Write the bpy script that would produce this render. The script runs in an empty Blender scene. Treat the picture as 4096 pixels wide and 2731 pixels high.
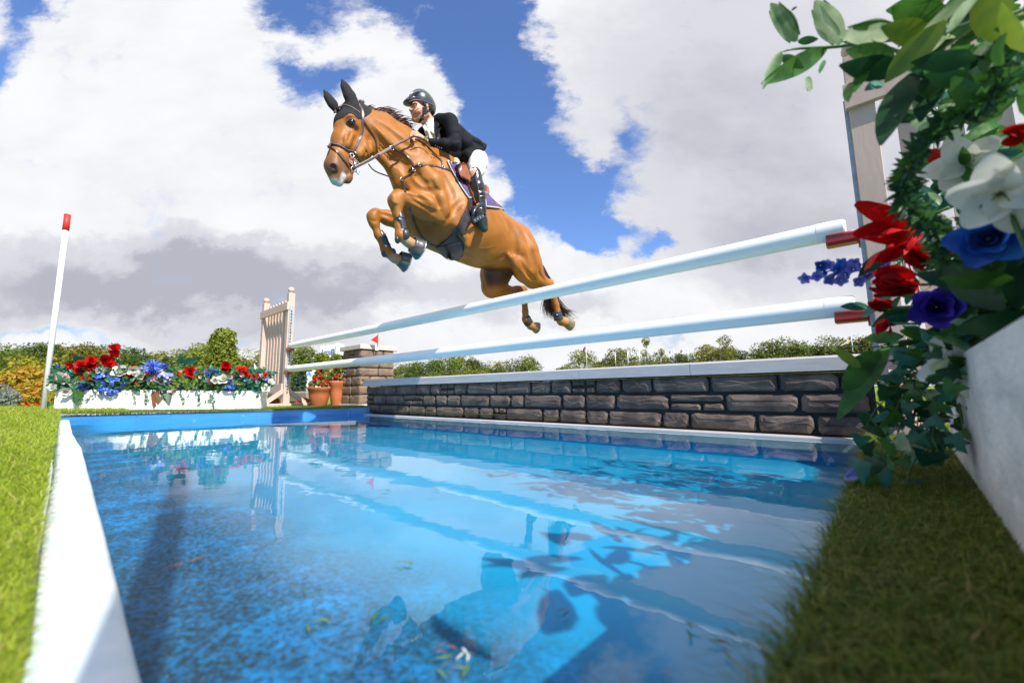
import bpy, math, random
import numpy as np
from mathutils import Vector, Matrix
from mathutils.bvhtree import BVHTree
rnd = random.Random(7)
rng = np.random.default_rng(7)
SC = bpy.context.scene
COL = SC.collection
# ------------------------------------------------------------------ camera
F = 1600.0; CX = 2048.0; CY = 1365.5
PITCH = math.atan(198 / 1600); ROLL = 0.0131
CAMZ = 0.25
_f = Vector((0, math.cos(PITCH), math.sin(PITCH)))
_u0 = Vector((0, -math.sin(PITCH), math.cos(PITCH)))
_r0 = Vector((1, 0, 0))
_R = _r0 * math.cos(ROLL) - _u0 * math.sin(ROLL)
_U = _r0 * math.sin(ROLL) + _u0 * math.cos(ROLL)
CAM = Vector((0, 0, CAMZ))
cam = bpy.data.cameras.new("camera")
cam.sensor_width = 36; cam.lens = F / 4096 * 36
cam.clip_start = 0.01; cam.clip_end = 5000
cam.dof.use_dof = True; cam.dof.focus_distance = 3.0; cam.dof.aperture_fstop = 2.9
camo = bpy.data.objects.new("camera", cam); COL.objects.link(camo)
camo.matrix_world = Matrix(((_R.x, _U.x, -_f.x, 0), (_R.y, _U.y, -_f.y, 0), (_R.z, _U.z, -_f.z, CAMZ), (0, 0, 0, 1)))
SC.camera = camo
# ------------------------------------------------------------------ sun and exposure
SUN_EL = math.radians(43)
SH = Vector((0.609, -0.793, 0))                       # towards the sun, on the ground
SDIR = Vector((SH.x * math.cos(SUN_EL), SH.y * math.cos(SUN_EL), math.sin(SUN_EL)))
sun = bpy.data.lights.new("sun", 'SUN'); sun.energy = 5.0; sun.angle = math.radians(0.5); sun.color = (1.0, 0.95, 0.87)
suno = bpy.data.objects.new("sun", sun); COL.objects.link(suno)
suno.rotation_euler = SDIR.to_track_quat('Z', 'Y').to_euler()
SC.view_settings.view_transform = 'Standard'; SC.view_settings.look = 'None'
SC.view_settings.exposure = 0.6; SC.view_settings.gamma = 1.0; SC.view_settings.use_curve_mapping = False
# ------------------------------------------------------------------ pixel -> direction helpers (pixels of the 4096 x 2731 photograph)
def ray(u, v): return _f * F + _R * (u - CX) - _U * (v - CY)
def atY(u, v, Y):
    r = ray(u, v); return CAM + r * (Y / r.y)
def atz(u, v, z):
    r = ray(u, v); return CAM + r * ((z - CAMZ) / r.z)
D = Vector((0.7595, -0.6505, 0))                      # along the fence, towards the camera's right
N = Vector((-0.6505, -0.7595, 0))                     # from the fence towards the camera
def fs(d, s, z=0.0): return D * d - N * s + Vector((0, 0, z))    # fence coordinates -> world
def wall_pt(u, z, s=2.497):
    r = ray(u, 1560); t = s / (-(r.x * N.x + r.y * N.y)); return Vector((r.x * t, r.y * t, z))
# ------------------------------------------------------------------ world: sky with clouds
world = bpy.data.worlds.new("World"); SC.world = world; world.use_nodes = True
class NT:
    def __init__(s, tree): s.t = tree; s.n = tree.nodes; s.l = tree.links
    def new(s, typ, **k):
        n = s.n.new(typ)
        for a, b in k.items(): setattr(n, a, b)
        return n
    def put(s, sock, v):
        if isinstance(v, bpy.types.NodeSocket): s.l.new(v, sock)
        elif v is not None: sock.default_value = v
    def math(s, op, a, b=None, c=None, clamp=False):
        n = s.new('ShaderNodeMath', operation=op); n.use_clamp = clamp
        s.put(n.inputs[0], a)
        if b is not None: s.put(n.inputs[1], b)
        if c is not None: s.put(n.inputs[2], c)
        return n.outputs[0]
    def vmath(s, op, a, b=None, scale=None):
        n = s.new('ShaderNodeVectorMath', operation=op); s.put(n.inputs[0], a)
        if b is not None: s.put(n.inputs[1], b)
        if scale is not None: s.put(n.inputs['Scale'], scale)
        return n.outputs['Value'] if op in ('DOT_PRODUCT', 'LENGTH') else n.outputs[0]
    def noise(s, vec, scale, detail=4, rough=0.55, color=False, dist=0.0):
        n = s.new('ShaderNodeTexNoise'); s.put(n.inputs['Vector'], vec)
        n.inputs['Scale'].default_value = scale; n.inputs['Detail'].default_value = detail
        n.inputs['Roughness'].default_value = rough; n.inputs['Distortion'].default_value = dist
        return n.outputs['Color' if color else 'Fac']
    def ramp(s, fac, a, b, ca=0.0, cb=1.0, smooth=True):
        n = s.new('ShaderNodeMapRange'); n.interpolation_type = 'SMOOTHSTEP' if smooth else 'LINEAR'
        s.put(n.inputs[0], fac); n.inputs[1].default_value = a; n.inputs[2].default_value = b
        s.put(n.inputs[3], ca); s.put(n.inputs[4], cb); return n.outputs[0]
    def mix(s, fac, a, b):
        n = s.new('ShaderNodeMix', data_type='RGBA'); s.put(n.inputs[0], fac)
        for i, c in ((6, a), (7, b)):
            if isinstance(c, tuple) and len(c) == 3: c = (*c, 1)
            s.put(n.inputs[i], c)
        return n.outputs[2]
wt = NT(world.node_tree)
for n in list(wt.n): wt.n.remove(n)
sky = wt.new('ShaderNodeTexSky', sky_type='NISHITA'); sky.sun_disc = False
sky.sun_elevation = SUN_EL; sky.sun_rotation = math.atan2(SH.x, SH.y)
sky.altitude = 50; sky.air_density = 1.1; sky.dust_density = 0.6; sky.ozone_density = 2.5
tc = wt.new('ShaderNodeTexCoord'); dirv = wt.vmath('NORMALIZE', tc.outputs['Generated'])
sx = wt.new('ShaderNodeSeparateXYZ'); wt.put(sx.inputs[0], dirv)
ay = wt.math('MAXIMUM', wt.math('ABSOLUTE', sx.outputs[1]), 0.15)
cx = wt.new('ShaderNodeCombineXYZ')
wt.put(cx.inputs[0], wt.math('DIVIDE', sx.outputs[0], ay)); wt.put(cx.inputs[1], wt.math('DIVIDE', sx.outputs[2], ay))
P0 = cx.outputs[0]
wn1 = wt.noise(wt.vmath('MULTIPLY', P0, (1, 1.25, 1)), 3.2, 7, 0.62, True)
wn2 = wt.noise(wt.vmath('MULTIPLY', P0, (1, 1.5, 1)), 11.0, 5, 0.6, True)
off = wt.vmath('ADD', wt.vmath('SCALE', wt.vmath('SUBTRACT', wn1, (.5, .5, .5)), scale=0.34),
               wt.vmath('SCALE', wt.vmath('SUBTRACT', wn2, (.5, .5, .5)), scale=0.07))
P1 = wt.vmath('MULTIPLY', wt.vmath('ADD', P0, off), (1, 1, 0))
def blob_sum(lst, vec):
    acc = None
    for (u, v, ru, rv, ang, w) in lst:
        r = ray(u, v); X = r.x / r.y; Z = r.z / r.y
        m = wt.new('ShaderNodeMapping', vector_type='TEXTURE'); wt.put(m.inputs['Vector'], vec)
        m.inputs['Location'].default_value = (X, Z, 0); m.inputs['Rotation'].default_value = (0, 0, math.radians(ang))
        m.inputs['Scale'].default_value = (ru / F, rv / F, 1)
        g = wt.new('ShaderNodeTexGradient', gradient_type='SPHERICAL'); wt.put(g.inputs[0], m.outputs[0])
        t = wt.math('MULTIPLY', g.outputs['Fac'], w)
        acc = t if acc is None else wt.math('ADD', acc, t)
    return acc
# u, v, radius u, radius v, rotation deg, weight    (directions of the gaps between the clouds)
HOLES = [(1720, -150, 600, 380, 0, 1.5), (1930, 180, 290, 420, 10, 1.5), (2080, 520, 300, 420, 20, 1.35),
         (2230, 800, 255, 245, 30, 1.15), (2380, 930, 190, 100, 0, 0.7), (2520, 560, 150, 260, 10, 0.5), (2600, 1000, 160, 70, 0, .7), (2430, 720, 160, 160, 0, .5),
         (1180, 20, 350, 160, -15, 0.8), (30, 250, 180, 260, 0, 0.8), (100, 20, 260, 100, 0, .65), (1330, 300, 260, 140, 10, 0.6), (1180, 240, 200, 110, 0, .45),
         (200, 1340, 500, 50, 0, 0.55), (700, 1380, 500, 40, 0, 0.5), (2750, 1340, 260, 50, 0, .35), (3000, -500, 500, 300, 0, .8), (1950, 900, 200, 250, 20, .25)]
GREYS = [(350, 1120, 900, 240, 4, 1.3), (1000, 1150, 700, 190, 0, 1.2), (1450, 1180, 420, 130, 0, .7), (1000, 1330, 600, 110, 0, .7),
         (2700, 450, 800, 900, 0, .62), (3300, 350, 900, 1000, 0, .55), (3500, 900, 800, 600, 0, .6), (2950, 1000, 600, 260, 0, .5),
         (1900, 1200, 400, 120, 0, .5), (2300, 1230, 250, 60, 0, .5), (700, 700, 600, 200, 0, .1), (4300, 700, 900, 900, 0, .5)]


hole = blob_sum(HOLES, P1)
grey = blob_sum(GREYS, P1)
nfine = wt.noise(wt.vmath('ADD', wt.vmath('MULTIPLY', P0, (1, 1.35, 1)), wt.vmath('SCALE', wn2, scale=0.12)), 5.0, 9, 0.64)
nbig = wt.noise(wt.vmath('MULTIPLY', P0, (1, 1.9, 1)), 2.6, 6, 0.55)
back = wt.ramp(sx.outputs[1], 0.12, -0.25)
hole = wt.math('ADD', hole, wt.math('MULTIPLY', back, 0.62))  # unseen sky behind the camera opened to blue, added to lower the fill light
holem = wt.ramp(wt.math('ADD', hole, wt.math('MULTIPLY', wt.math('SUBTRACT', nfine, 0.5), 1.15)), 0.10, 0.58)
greym = wt.math('ADD', grey, wt.math('MULTIPLY', wt.math('SUBTRACT', nbig, 0.5), 0.6))
greym = wt.math('ADD', greym, wt.math('MULTIPLY', wt.math('SUBTRACT', nfine, 0.5), 0.3))
cloud = wt.mix(wt.ramp(greym, -0.14, 0.46), (6.4, 6.45, 6.6), (4.7, 4.75, 5.15))
cloud = wt.mix(wt.ramp(greym, 0.48, 1.05), cloud, (3.2, 3.25, 3.75))
skyc = wt.mix(1.0, sky.outputs[0], sky.outputs[0])
tint = wt.new('ShaderNodeMix', data_type='RGBA', blend_type='MULTIPLY'); tint.inputs[0].default_value = 1
wt.put(tint.inputs[6], sky.outputs[0]); wt.put(tint.inputs[7], wt.mix(wt.ramp(sx.outputs[2], 0.0, 0.32), (.50, .54, .66), (0.90, 1.08, 1.45)))
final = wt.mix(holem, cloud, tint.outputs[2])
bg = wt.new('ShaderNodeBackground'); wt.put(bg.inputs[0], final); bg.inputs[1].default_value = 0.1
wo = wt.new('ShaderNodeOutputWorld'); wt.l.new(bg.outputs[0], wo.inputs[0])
# ------------------------------------------------------------------ materials
MATS = {}
def mat(name, col, rough=0.6, col2=None, scale=8.0, detail=4, bump=0.0, bscale=None, spec=0.5, metal=0.0, trans=0.0, coat=0.0, attr=None, lo=0.35, hi=0.65, sheen=0.0, hueobj=0.0, bdist=0.01, stretch=None, spots=None):
    m = bpy.data.materials.new(name); m.use_nodes = True; t = NT(m.node_tree)
    b = t.n['Principled BSDF']; c = (*col, 1)
    tc = t.new('ShaderNodeTexCoord'); vec = tc.outputs['Object']
    if stretch: vec = t.vmath('MULTIPLY', vec, stretch)
    base = None
    if attr:
        a = t.new('ShaderNodeAttribute'); a.attribute_name = attr; base = a.outputs['Color']
    if col2 is not None:
        nf = t.ramp(t.noise(vec, scale, detail), lo, hi)
        if base is None: base = t.mix(nf, col, col2)
        else:
            mm = t.new('ShaderNodeMix', data_type='RGBA', blend_type='MULTIPLY'); mm.inputs[0].default_value = 1
            t.put(mm.inputs[6], base); t.put(mm.inputs[7], t.mix(nf, col, col2)); base = mm.outputs[2]
    if spots:
        nf = t.ramp(t.noise(vec, spots[1], 2), spots[2], spots[2] + 0.04)
        base = t.mix(nf, base if base is not None else col, spots[0])
    if hueobj:
        oi = t.new('ShaderNodeObjectInfo'); hs = t.new('ShaderNodeHueSaturation')
        t.put(hs.inputs['Value'], t.ramp(oi.outputs['Random'], 0, 1, 1 - hueobj, 1 + hueobj, False))
        t.put(hs.inputs['Hue'], t.ramp(t.math('FRACT', t.math('MULTIPLY', oi.outputs['Random'], 7.3)), 0, 1, 0.5 - hueobj * .08, 0.5 + hueobj * .08, False))
        t.put(hs.inputs['Color'], base if base is not None else c); base = hs.outputs[0]
    if base is not None: t.put(b.inputs['Base Color'], base)
    else: b.inputs['Base Color'].default_value = c
    b.inputs['Roughness'].default_value = rough; b.inputs['Metallic'].default_value = metal
    b.inputs['Specular IOR Level'].default_value = spec; b.inputs['Coat Weight'].default_value = coat
    b.inputs['Coat Roughness'].default_value = 0.15
    if sheen: b.inputs['Sheen Weight'].default_value = sheen
    if bump:
        bn = t.new('ShaderNodeBump'); bn.inputs['Strength'].default_value = bump; bn.inputs['Distance'].default_value = bdist
        t.put(bn.inputs['Height'], t.noise(vec, bscale or scale * 3, 6, 0.6)); t.put(b.inputs['Normal'], bn.outputs[0])
    if trans:
        tr = t.new('ShaderNodeBsdfTranslucent'); ms = t.new('ShaderNodeMixShader'); ms.inputs[0].default_value = trans
        if base is not None: t.put(tr.inputs[0], base)
        else: tr.inputs[0].default_value = c
        t.l.new(b.outputs[0], ms.inputs[1]); t.l.new(tr.outputs[0], ms.inputs[2])
        t.l.new(ms.outputs[0], t.n['Material Output'].inputs[0])
    MATS[name] = m; return m
# ------------------------------------------------------------------ mesh helpers
class MB:
    def __init__(s): s.v = []; s.f = []; s.m = []; s.sm = []
    def add(s, vs, fs_, mi=0, smooth=False):
        o = len(s.v); s.v += [tuple(p) for p in vs]
        for f in fs_: s.f.append(tuple(i + o for i in f)); s.m.append(mi); s.sm.append(smooth)
        return s
    def box(s, c, size, X=None, Y=None, Z=None, mi=0, bev=0.0):
        X = Vector(X or (1, 0, 0)); Y = Vector(Y or (0, 1, 0)); Z = Vector(Z or (0, 0, 1)); c = Vector(c)
        a, b, h = [q / 2 for q in size]
        if bev <= 0:
            vs = [c + X * (a * i) + Y * (b * j) + Z * (h * k) for k in (-1, 1) for j in (-1, 1) for i in (-1, 1)]
            return s.add(vs, [(0, 2, 3, 1), (4, 5, 7, 6), (0, 1, 5, 4), (2, 6, 7, 3), (0, 4, 6, 2), (1, 3, 7, 5)], mi)
        # chamfered box: octagon rings
        e = bev; rings = []
        for (k, ins) in ((-h, e), (-h + e, 0), (h - e, 0), (h, e)):
            aa = a - ins; bb = b - ins; ee = e * 0.6
            pts = [(-aa + ee, -bb), (aa - ee, -bb), (aa, -bb + ee), (aa, bb - ee), (aa - ee, bb), (-aa + ee, bb), (-aa, bb - ee), (-aa, -bb + ee)]
            rings.append([c + X * p + Y * q + Z * k for p, q in pts])
        vs = [p for r in rings for p in r]; f = [tuple(range(7, -1, -1)), tuple(range(24, 32))]
        for r in range(3):
            for i in range(8): j = (i + 1) % 8; f.append((r * 8 + i, r * 8 + j, r * 8 + 8 + j, r * 8 + 8 + i))
        return s.add(vs, f, mi)
    def tube(s, pts, rad, n=8, mi=0, caps=True, flat=None, smooth=True):
        pts = [Vector(p) for p in pts]; m = len(pts)
        if not hasattr(rad, '__len__'): rad = [rad] * m
        vs = []; prev = None
        for i, p in enumerate(pts):
            t = (pts[min(i + 1, m - 1)] - pts[max(i - 1, 0)])
            if t.length < 1e-9: t = Vector((0, 0, 1))
            t.normalize()
            if prev is None:
                a = Vector((0, 0, 1)) if abs(t.z) < .9 else Vector((1, 0, 0))
                x = t.cross(a).normalized()
            else:
                x = (prev - t * prev.dot(t))
                x = x.normalized() if x.length > 1e-6 else t.orthogonal().normalized()
            prev = x; y = t.cross(x)
            for k in range(n):
                an = 2 * math.pi * k / n; vs.append(p + x * (math.cos(an) * rad[i]) + y * (math.sin(an) * rad[i] * (flat or 1)))
        f = [(i * n + k, i * n + (k + 1) % n, (i + 1) * n + (k + 1) % n, (i + 1) * n + k) for i in range(m - 1) for k in range(n)]
        s.add(vs, f, mi, smooth)
        if caps:
            o = len(s.v) - len(vs)
            s.f.append(tuple(o + k for k in range(n - 1, -1, -1))); s.m.append(mi); s.sm.append(False)
            s.f.append(tuple(o + (m - 1) * n + k for k in range(n))); s.m.append(mi); s.sm.append(False)
        return s
    def sphere(s, c, r, n=12, mi=0, sc=(1, 1, 1), X=None, Y=None, Z=None):
        c = Vector(c); X = Vector(X or (1, 0, 0)); Y = Vector(Y or (0, 1, 0)); Z = Vector(Z or (0, 0, 1)); m = max(4, n // 2 + 1)
        vs = [c + Z * (r * sc[2])]
        for i in range(1, m):
            th = math.pi * i / m
            for k in range(n):
                ph = 2 * math.pi * k / n
                vs.append(c + X * (r * sc[0] * math.sin(th) * math.cos(ph)) + Y * (r * sc[1] * math.sin(th) * math.sin(ph)) + Z * (r * sc[2] * math.cos(th)))
        vs.append(c - Z * (r * sc[2])); L = len(vs) - 1; f = []
        for k in range(n): f.append((0, 1 + k, 1 + (k + 1) % n)); f.append((L, L - n + (k + 1) % n, L - n + k))
        for i in range(m - 2):
            for k in range(n): a = 1 + i * n; f.append((a + k, a + n + k, a + n + (k + 1) % n, a + (k + 1) % n))
        return s.add(vs, f, mi, True)
    def lathe(s, c, prof, n=24, mi=0):
        c = Vector(c); vs = []; m = len(prof)
        for (r, z) in prof:
            for k in range(n): an = 2 * math.pi * k / n; vs.append(c + Vector((r * math.cos(an), r * math.sin(an), z)))
        f = [(i * n + k, i * n + (k + 1) % n, (i + 1) * n + (k + 1) % n, (i + 1) * n + k) for i in range(m - 1) for k in range(n)]
        return s.add(vs, f, mi, True)
    def strap(s, pts, nrm, w, th, mi=0):
        pts = [Vector(p) for p in pts]; m = len(pts); vs = []
        if not hasattr(w, '__len__'): w = [w] * m
        for i, p in enumerate(pts):
            t = (pts[min(i + 1, m - 1)] - pts[max(i - 1, 0)]).normalized(); n = Vector(nrm[i]).normalized()
            b = t.cross(n).normalized(); n = b.cross(t).normalized()
            if n.dot(nrm[i]) < 0: n = -n
            for (q, h) in ((-1, -.5), (-1, .3), (-.7, .5), (.7, .5), (1, .3), (1, -.5)): vs.append(p + b * (q * w[i] / 2) + n * (h * th))
        f = [(i * 6 + k, i * 6 + (k + 1) % 6, (i + 1) * 6 + (k + 1) % 6, (i + 1) * 6 + k) for i in range(m - 1) for k in range(6)]
        f += [tuple(range(6)), tuple(range(m * 6 - 6, m * 6))]
        return s.add(vs, f, mi, False)
    def build(s, name, mats, parent=None, loc=None):
        if not isinstance(mats, (list, tuple)): mats = [mats]
        me = bpy.data.meshes.new(name)
        off = Vector(loc) if loc is not None else Vector((0, 0, 0))
        me.from_pydata([(v[0] - off.x, v[1] - off.y, v[2] - off.z) for v in s.v], [], s.f)
        for m in mats: me.materials.append(m)
        me.polygons.foreach_set('material_index', s.m); me.polygons.foreach_set('use_smooth', s.sm); me.update()
        o = bpy.data.objects.new(name, me); COL.objects.link(o)
        if loc is not None: o.location = off
        if parent is not None:
            o.parent = parent
            o.matrix_parent_inverse = Matrix.Translation(-parent.location) if loc is None else Matrix()
            if loc is not None: o.location = off
        return o
def np_obj(name, V, Fc, mats, parent=None, mi=None, smooth=False, cols=None):
    me = bpy.data.meshes.new(name); k = Fc.shape[1]
    me.vertices.add(len(V)); me.vertices.foreach_set('co', np.ascontiguousarray(V, dtype=np.float32).ravel())
    me.loops.add(Fc.size); me.loops.foreach_set('vertex_index', np.ascontiguousarray(Fc, dtype=np.int32).ravel())
    me.polygons.add(len(Fc)); me.polygons.foreach_set('loop_start', np.arange(0, Fc.size, k, dtype=np.int32))
    me.polygons.foreach_set('loop_total', np.full(len(Fc), k, dtype=np.int32))
    for m in (mats if isinstance(mats, (list, tuple)) else [mats]): me.materials.append(m)
    if mi is not None: me.polygons.foreach_set('material_index', np.asarray(mi, dtype=np.int32))
    me.polygons.foreach_set('use_smooth', np.full(len(Fc), smooth)); me.update(calc_edges=True)
    if cols is not None:
        ca = me.color_attributes.new('Col', 'FLOAT_COLOR', 'POINT')
        ca.data.foreach_set('color', np.ascontiguousarray(np.c_[cols, np.ones(len(cols))], dtype=np.float32).ravel())
    o = bpy.data.objects.new(name, me); COL.objects.link(o)
    if parent is not None: o.parent = parent; o.matrix_parent_inverse = Matrix.Translation(-parent.location)
    return o
def tag(o, label=None, cat=None, group=None, kind=None):
    if label: o['label'] = label
    if cat: o['category'] = cat
    if group: o['group'] = group
    if kind: o['kind'] = kind
    return o
def thing(name, loc, label, cat, group=None):
    o = bpy.data.objects.new(name, None); o.empty_display_size = 0.1; o.location = Vector(loc); COL.objects.link(o)
    return tag(o, label, cat, group)
def dup(o, loc, rz=0.0, label=None, scale=1.0):
    def cp(a, par):
        c = a.copy(); COL.objects.link(c)
        if par is not None: c.parent = par
        for ch in a.children: cp(ch, c)
        return c
    r = cp(o, None); r.location = Vector(loc); r.rotation_euler = (0, 0, rz)
    r.scale = scale if hasattr(scale, '__len__') else (scale,) * 3
    if label: r['label'] = label
    return r
def smoothline(pts, n):
    """Catmull-Rom resample"""
    pts = [Vector(p) for p in pts]; P = [pts[0] * 2 - pts[1]] + pts + [pts[-1] * 2 - pts[-2]]; out = []; m = len(pts) - 1
    for i in range(n):
        t = i / (n - 1) * m; k = min(int(t), m - 1); t -= k; a, b, c, d = P[k:k + 4]
        out.append(0.5 * ((2 * b) + (c - a) * t + (2 * a - 5 * b + 4 * c - d) * t * t + (3 * b - a - 3 * c + d) * t ** 3))
    return out

# ------------------------------------------------------------------ ground, pool, wall
def ground_z(x, y):
    g = .074 - .0141 * (x + 2.96) - .0175 * (y - 4.7)
    g = max(0.045, min(0.115, g)); t = max(0.0, min(1.0, (.7595 * x - .6505 * y + 1.6) / 1.2))
    return g + (.040 - g) * t
def edge_d(s): return -.067 + .045 * s               # pool side edge of the right turf
K0 = fs(-.08, -.35); K1 = wall_pt(3500, 0); K2 = Vector((-1.70, 4.66, 0)); K3 = Vector((-3.97, 3.57, 0))
LDIR = (Vector((-4.3, 3.9, 0)) - Vector((-.29, .31, 0))).normalized()
SIN = .060                                            # distance of the near edge from the line through the camera

white = mat('white_paint', (.80, .80, .78), .45, (.70, .71, .70), 14, bump=.25, bscale=60, bdist=.002)
lawn = mat('lawn', (.13, .18, .016), .8, (.22, .28, .024), 3.0, 6, bump=.8, bscale=60, bdist=.03)
# lawn sheet with a hole where the pool is: the pool quad is cut by strips
def gz(p): return Vector((p.x, p.y, ground_z(p.x, p.y)))
b = MB(); OUT = 2500
K3o = K3 + N * .10
ring_in = [fs(-.05, SIN - .05), K1 + D * .03, K2, K3o]
def rows(scale): pass
cen = (K0 + K1 + K2 + K3) / 4
levels = [0, .15, .4, .8, 1.5, 3, 6, 14, 40, 140, 600, OUT]
poly = []
for i in range(4):
    a, c = ring_in[i], ring_in[(i + 1) % 4]
    for k in range(14): poly.append(a.lerp(c, k / 14))
n = len(poly); vs = []
for L in levels:
    for p in poly:
        d = (p - cen); d.z = 0; q = p + d.normalized() * L
        z = ground_z(q.x, q.y)
        if L > 14: z = 0.0 if L < 200 else -.3
        vs.append(Vector((q.x, q.y, z)))
f = [(i * n + k, (i + 1) * n + k, (i + 1) * n + (k + 1) % n, i * n + (k + 1) % n) for i in range(len(levels) - 1) for k in range(n)]
b.add(vs, f, 0, True)
tag(b.build('ground', lawn), kind='structure')
# pool floor: slopes down from the near edge to the wall
m = bpy.data.materials.new('pool_floor_paint'); m.use_nodes = True; t = NT(m.node_tree); bs = t.n['Principled BSDF']
tc = t.new('ShaderNodeTexCoord'); ov = tc.outputs['Object']
dist = t.vmath('DOT_PRODUCT', ov, (.6505, .7595, 0))
paint = t.mix(t.ramp(t.noise(ov, 2.2, 4), .35, .65), (.001, .29, .50), (.001, .24, .45))
grit = t.mix(t.ramp(t.noise(ov, 140, 5, .85), .42, .54), (.009, .16, .38), (.018, .028, .038))
grit = t.mix(t.math('MULTIPLY', t.ramp(t.noise(ov, 7, 6, .7), .46, .66), t.ramp(t.noise(ov, 85, 4, .8), .42, .55)), grit, (.008, .26, .62))
grit = t.mix(t.ramp(t.noise(ov, 230, 2, .5), .66, .72), grit, (.20, .20, .19))
edge = t.ramp(t.math('ADD', dist, t.math('MULTIPLY', t.noise(ov, 5, 5), .25)), .30, .62)
t.put(bs.inputs['Base Color'], t.mix(edge, grit, paint))
bs.inputs['Roughness'].default_value = .5; bs.inputs['Specular IOR Level'].default_value = .3
bn = t.new('ShaderNodeBump'); bn.inputs['Distance'].default_value = .006
t.put(bn.inputs['Strength'], t.ramp(edge, 0, 1, .9, .05, False)); t.put(bn.inputs['Height'], t.noise(ov, 150, 5, .75)); t.put(bs.inputs['Normal'], bn.outputs[0])
bn2 = bn
m_floor = m; fl = MB(); NU, NV = 150, 90
A0, A1, B0, B1 = fs(.02, SIN - .03), K1 - N * .06 + D * .06, K3 + N * .06 - D * .08, K2 - N * .05 - D * .06
from mathutils import noise as mn
for i in range(NU + 1):
    for j in range(NV + 1):
        p = A0.lerp(B0, i / NU).lerp(A1.lerp(B1, i / NU), (j / NV) ** 1.9)
        s = .6505 * p.x + .7595 * p.y
        s -= .012 * max(0, -(.7595 * p.x - .6505 * p.y))
        z = -.060 * (s - .225) if s < .5 else -.0165 - .055 * (s - .5)
        if s < .8: z += .0045 * mn.noise((p.x * 5, p.y * 5, 0)) + .0022 * mn.noise((p.x * 19, p.y * 19, 3))
        fl.v.append((p.x, p.y, max(min(z, -.0015), -.11)))
for i in range(NU):
    for j in range(NV):
        a = i * (NV + 1) + j; fl.f.append((a, a + NV + 1, a + NV + 2, a + 1)); fl.m.append(0); fl.sm.append(True)
tag(fl.build('pool_floor', m), kind='structure')
# water
w = bpy.data.materials.new('pool_water'); w.use_nodes = True; t = NT(w.node_tree); t.n.remove(t.n['Principled BSDF'])
tc = t.new('ShaderNodeTexCoord'); ov = tc.outputs['Object']
fr = t.new('ShaderNodeFresnel'); t.put(fr.inputs['IOR'], t.ramp(t.new('ShaderNodeNewGeometry').outputs['Backfacing'], 0, 1, 1.54, 1 / 1.54, False))
gl = t.new('ShaderNodeBsdfGlossy'); gl.inputs['Roughness'].default_value = 0.0; gl.inputs['Color'].default_value = (1, 1, 1, 1)
tr = t.new('ShaderNodeBsdfTransparent'); tr.inputs[0].default_value = (.78, .98, 1, 1)
bn = t.new('ShaderNodeBump'); bn.inputs['Strength'].default_value = .35; bn.inputs['Distance'].default_value = .0042
h1 = t.noise(t.vmath('MULTIPLY', ov, (1, 1, 1)), 3.5, 2, .4); h2 = t.noise(ov, 17, 2, .5)
t.put(bn.inputs['Height'], t.math('ADD', h1, t.math('MULTIPLY', h2, .16)))
t.put(gl.inputs['Normal'], bn.outputs[0]); t.put(fr.inputs['Normal'], bn.outputs[0])
ds = t.math('ADD', t.vmath('DOT_PRODUCT', ov, (.6505, .7595, 0)), t.math('MULTIPLY', t.vmath('DOT_PRODUCT', ov, (.7595, -.6505, 0)), .014))
ds = t.math('ADD', ds, t.math('ADD', t.math('MULTIPLY', t.noise(ov, 6, 4), .12), t.math('MULTIPLY', t.noise(ov, 120, 3, .7), .22)))
wet = t.ramp(ds, .34, .48, .12, 1.0)
ms = t.new('ShaderNodeMixShader'); t.put(ms.inputs[0], t.math('MULTIPLY', fr.outputs[0], wet)); t.l.new(tr.outputs[0], ms.inputs[1]); t.l.new(gl.outputs[0], ms.inputs[2])
t.l.new(ms.outputs[0], t.n['Material Output'].inputs[0])
sw = MB(); wq = [fs(.03, .055), K1 - N * .05 + D * .05, K2 - N * .05, K3 + N * .08]
sw.add([Vector((p.x, p.y, 0)) for p in wq], [(0, 1, 2, 3)], 0)
tag(sw.build('water', w), kind='structure')
# far blue board that ends the pool
blue = mat('blue_painted_timber', (.018, .17, .40), .45, (.025, .20, .45), 5, bump=.3, bscale=40, bdist=.003, stretch=(1, 1, 4), spots=((.45, .42, .36), 16, .72), coat=.1)
root = thing('pool_board', K3, 'blue painted board closing the far end of the pool below the flower trough', 'board')
bd = (K2 - K3).normalized(); bn_ = Vector((bd.y, -bd.x, 0))
b = MB()
L0 = K3 - bd * .12; L1 = K2 + bd * .1; mid = K3.lerp(K2, .93)
for (p, q, zt, th) in ((L0, mid, .080, .04), (mid + bd * .003, L1, .083, .045)):
    c = (p + q) / 2 - bn_ * .02; c.z = (zt - .06) / 2
    b.box(c, ((q - p).length, th, zt + .06), bd, bn_, (0, 0, 1), bev=.004)
b.build('plank', blue, root)
b = MB()
for q in (.08, .2, .3, .43, .58, .7, .8, .9):
    for zz in (.06, .022):
        p = K3.lerp(K2, q) + bn_ * .002; b.sphere((p.x, p.y, zz + rnd.uniform(-.006, .006)), .004, 6)
b.build('screw_heads', mat('screw', (.2, .2, .2), .4, metal=.7), root)
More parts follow.
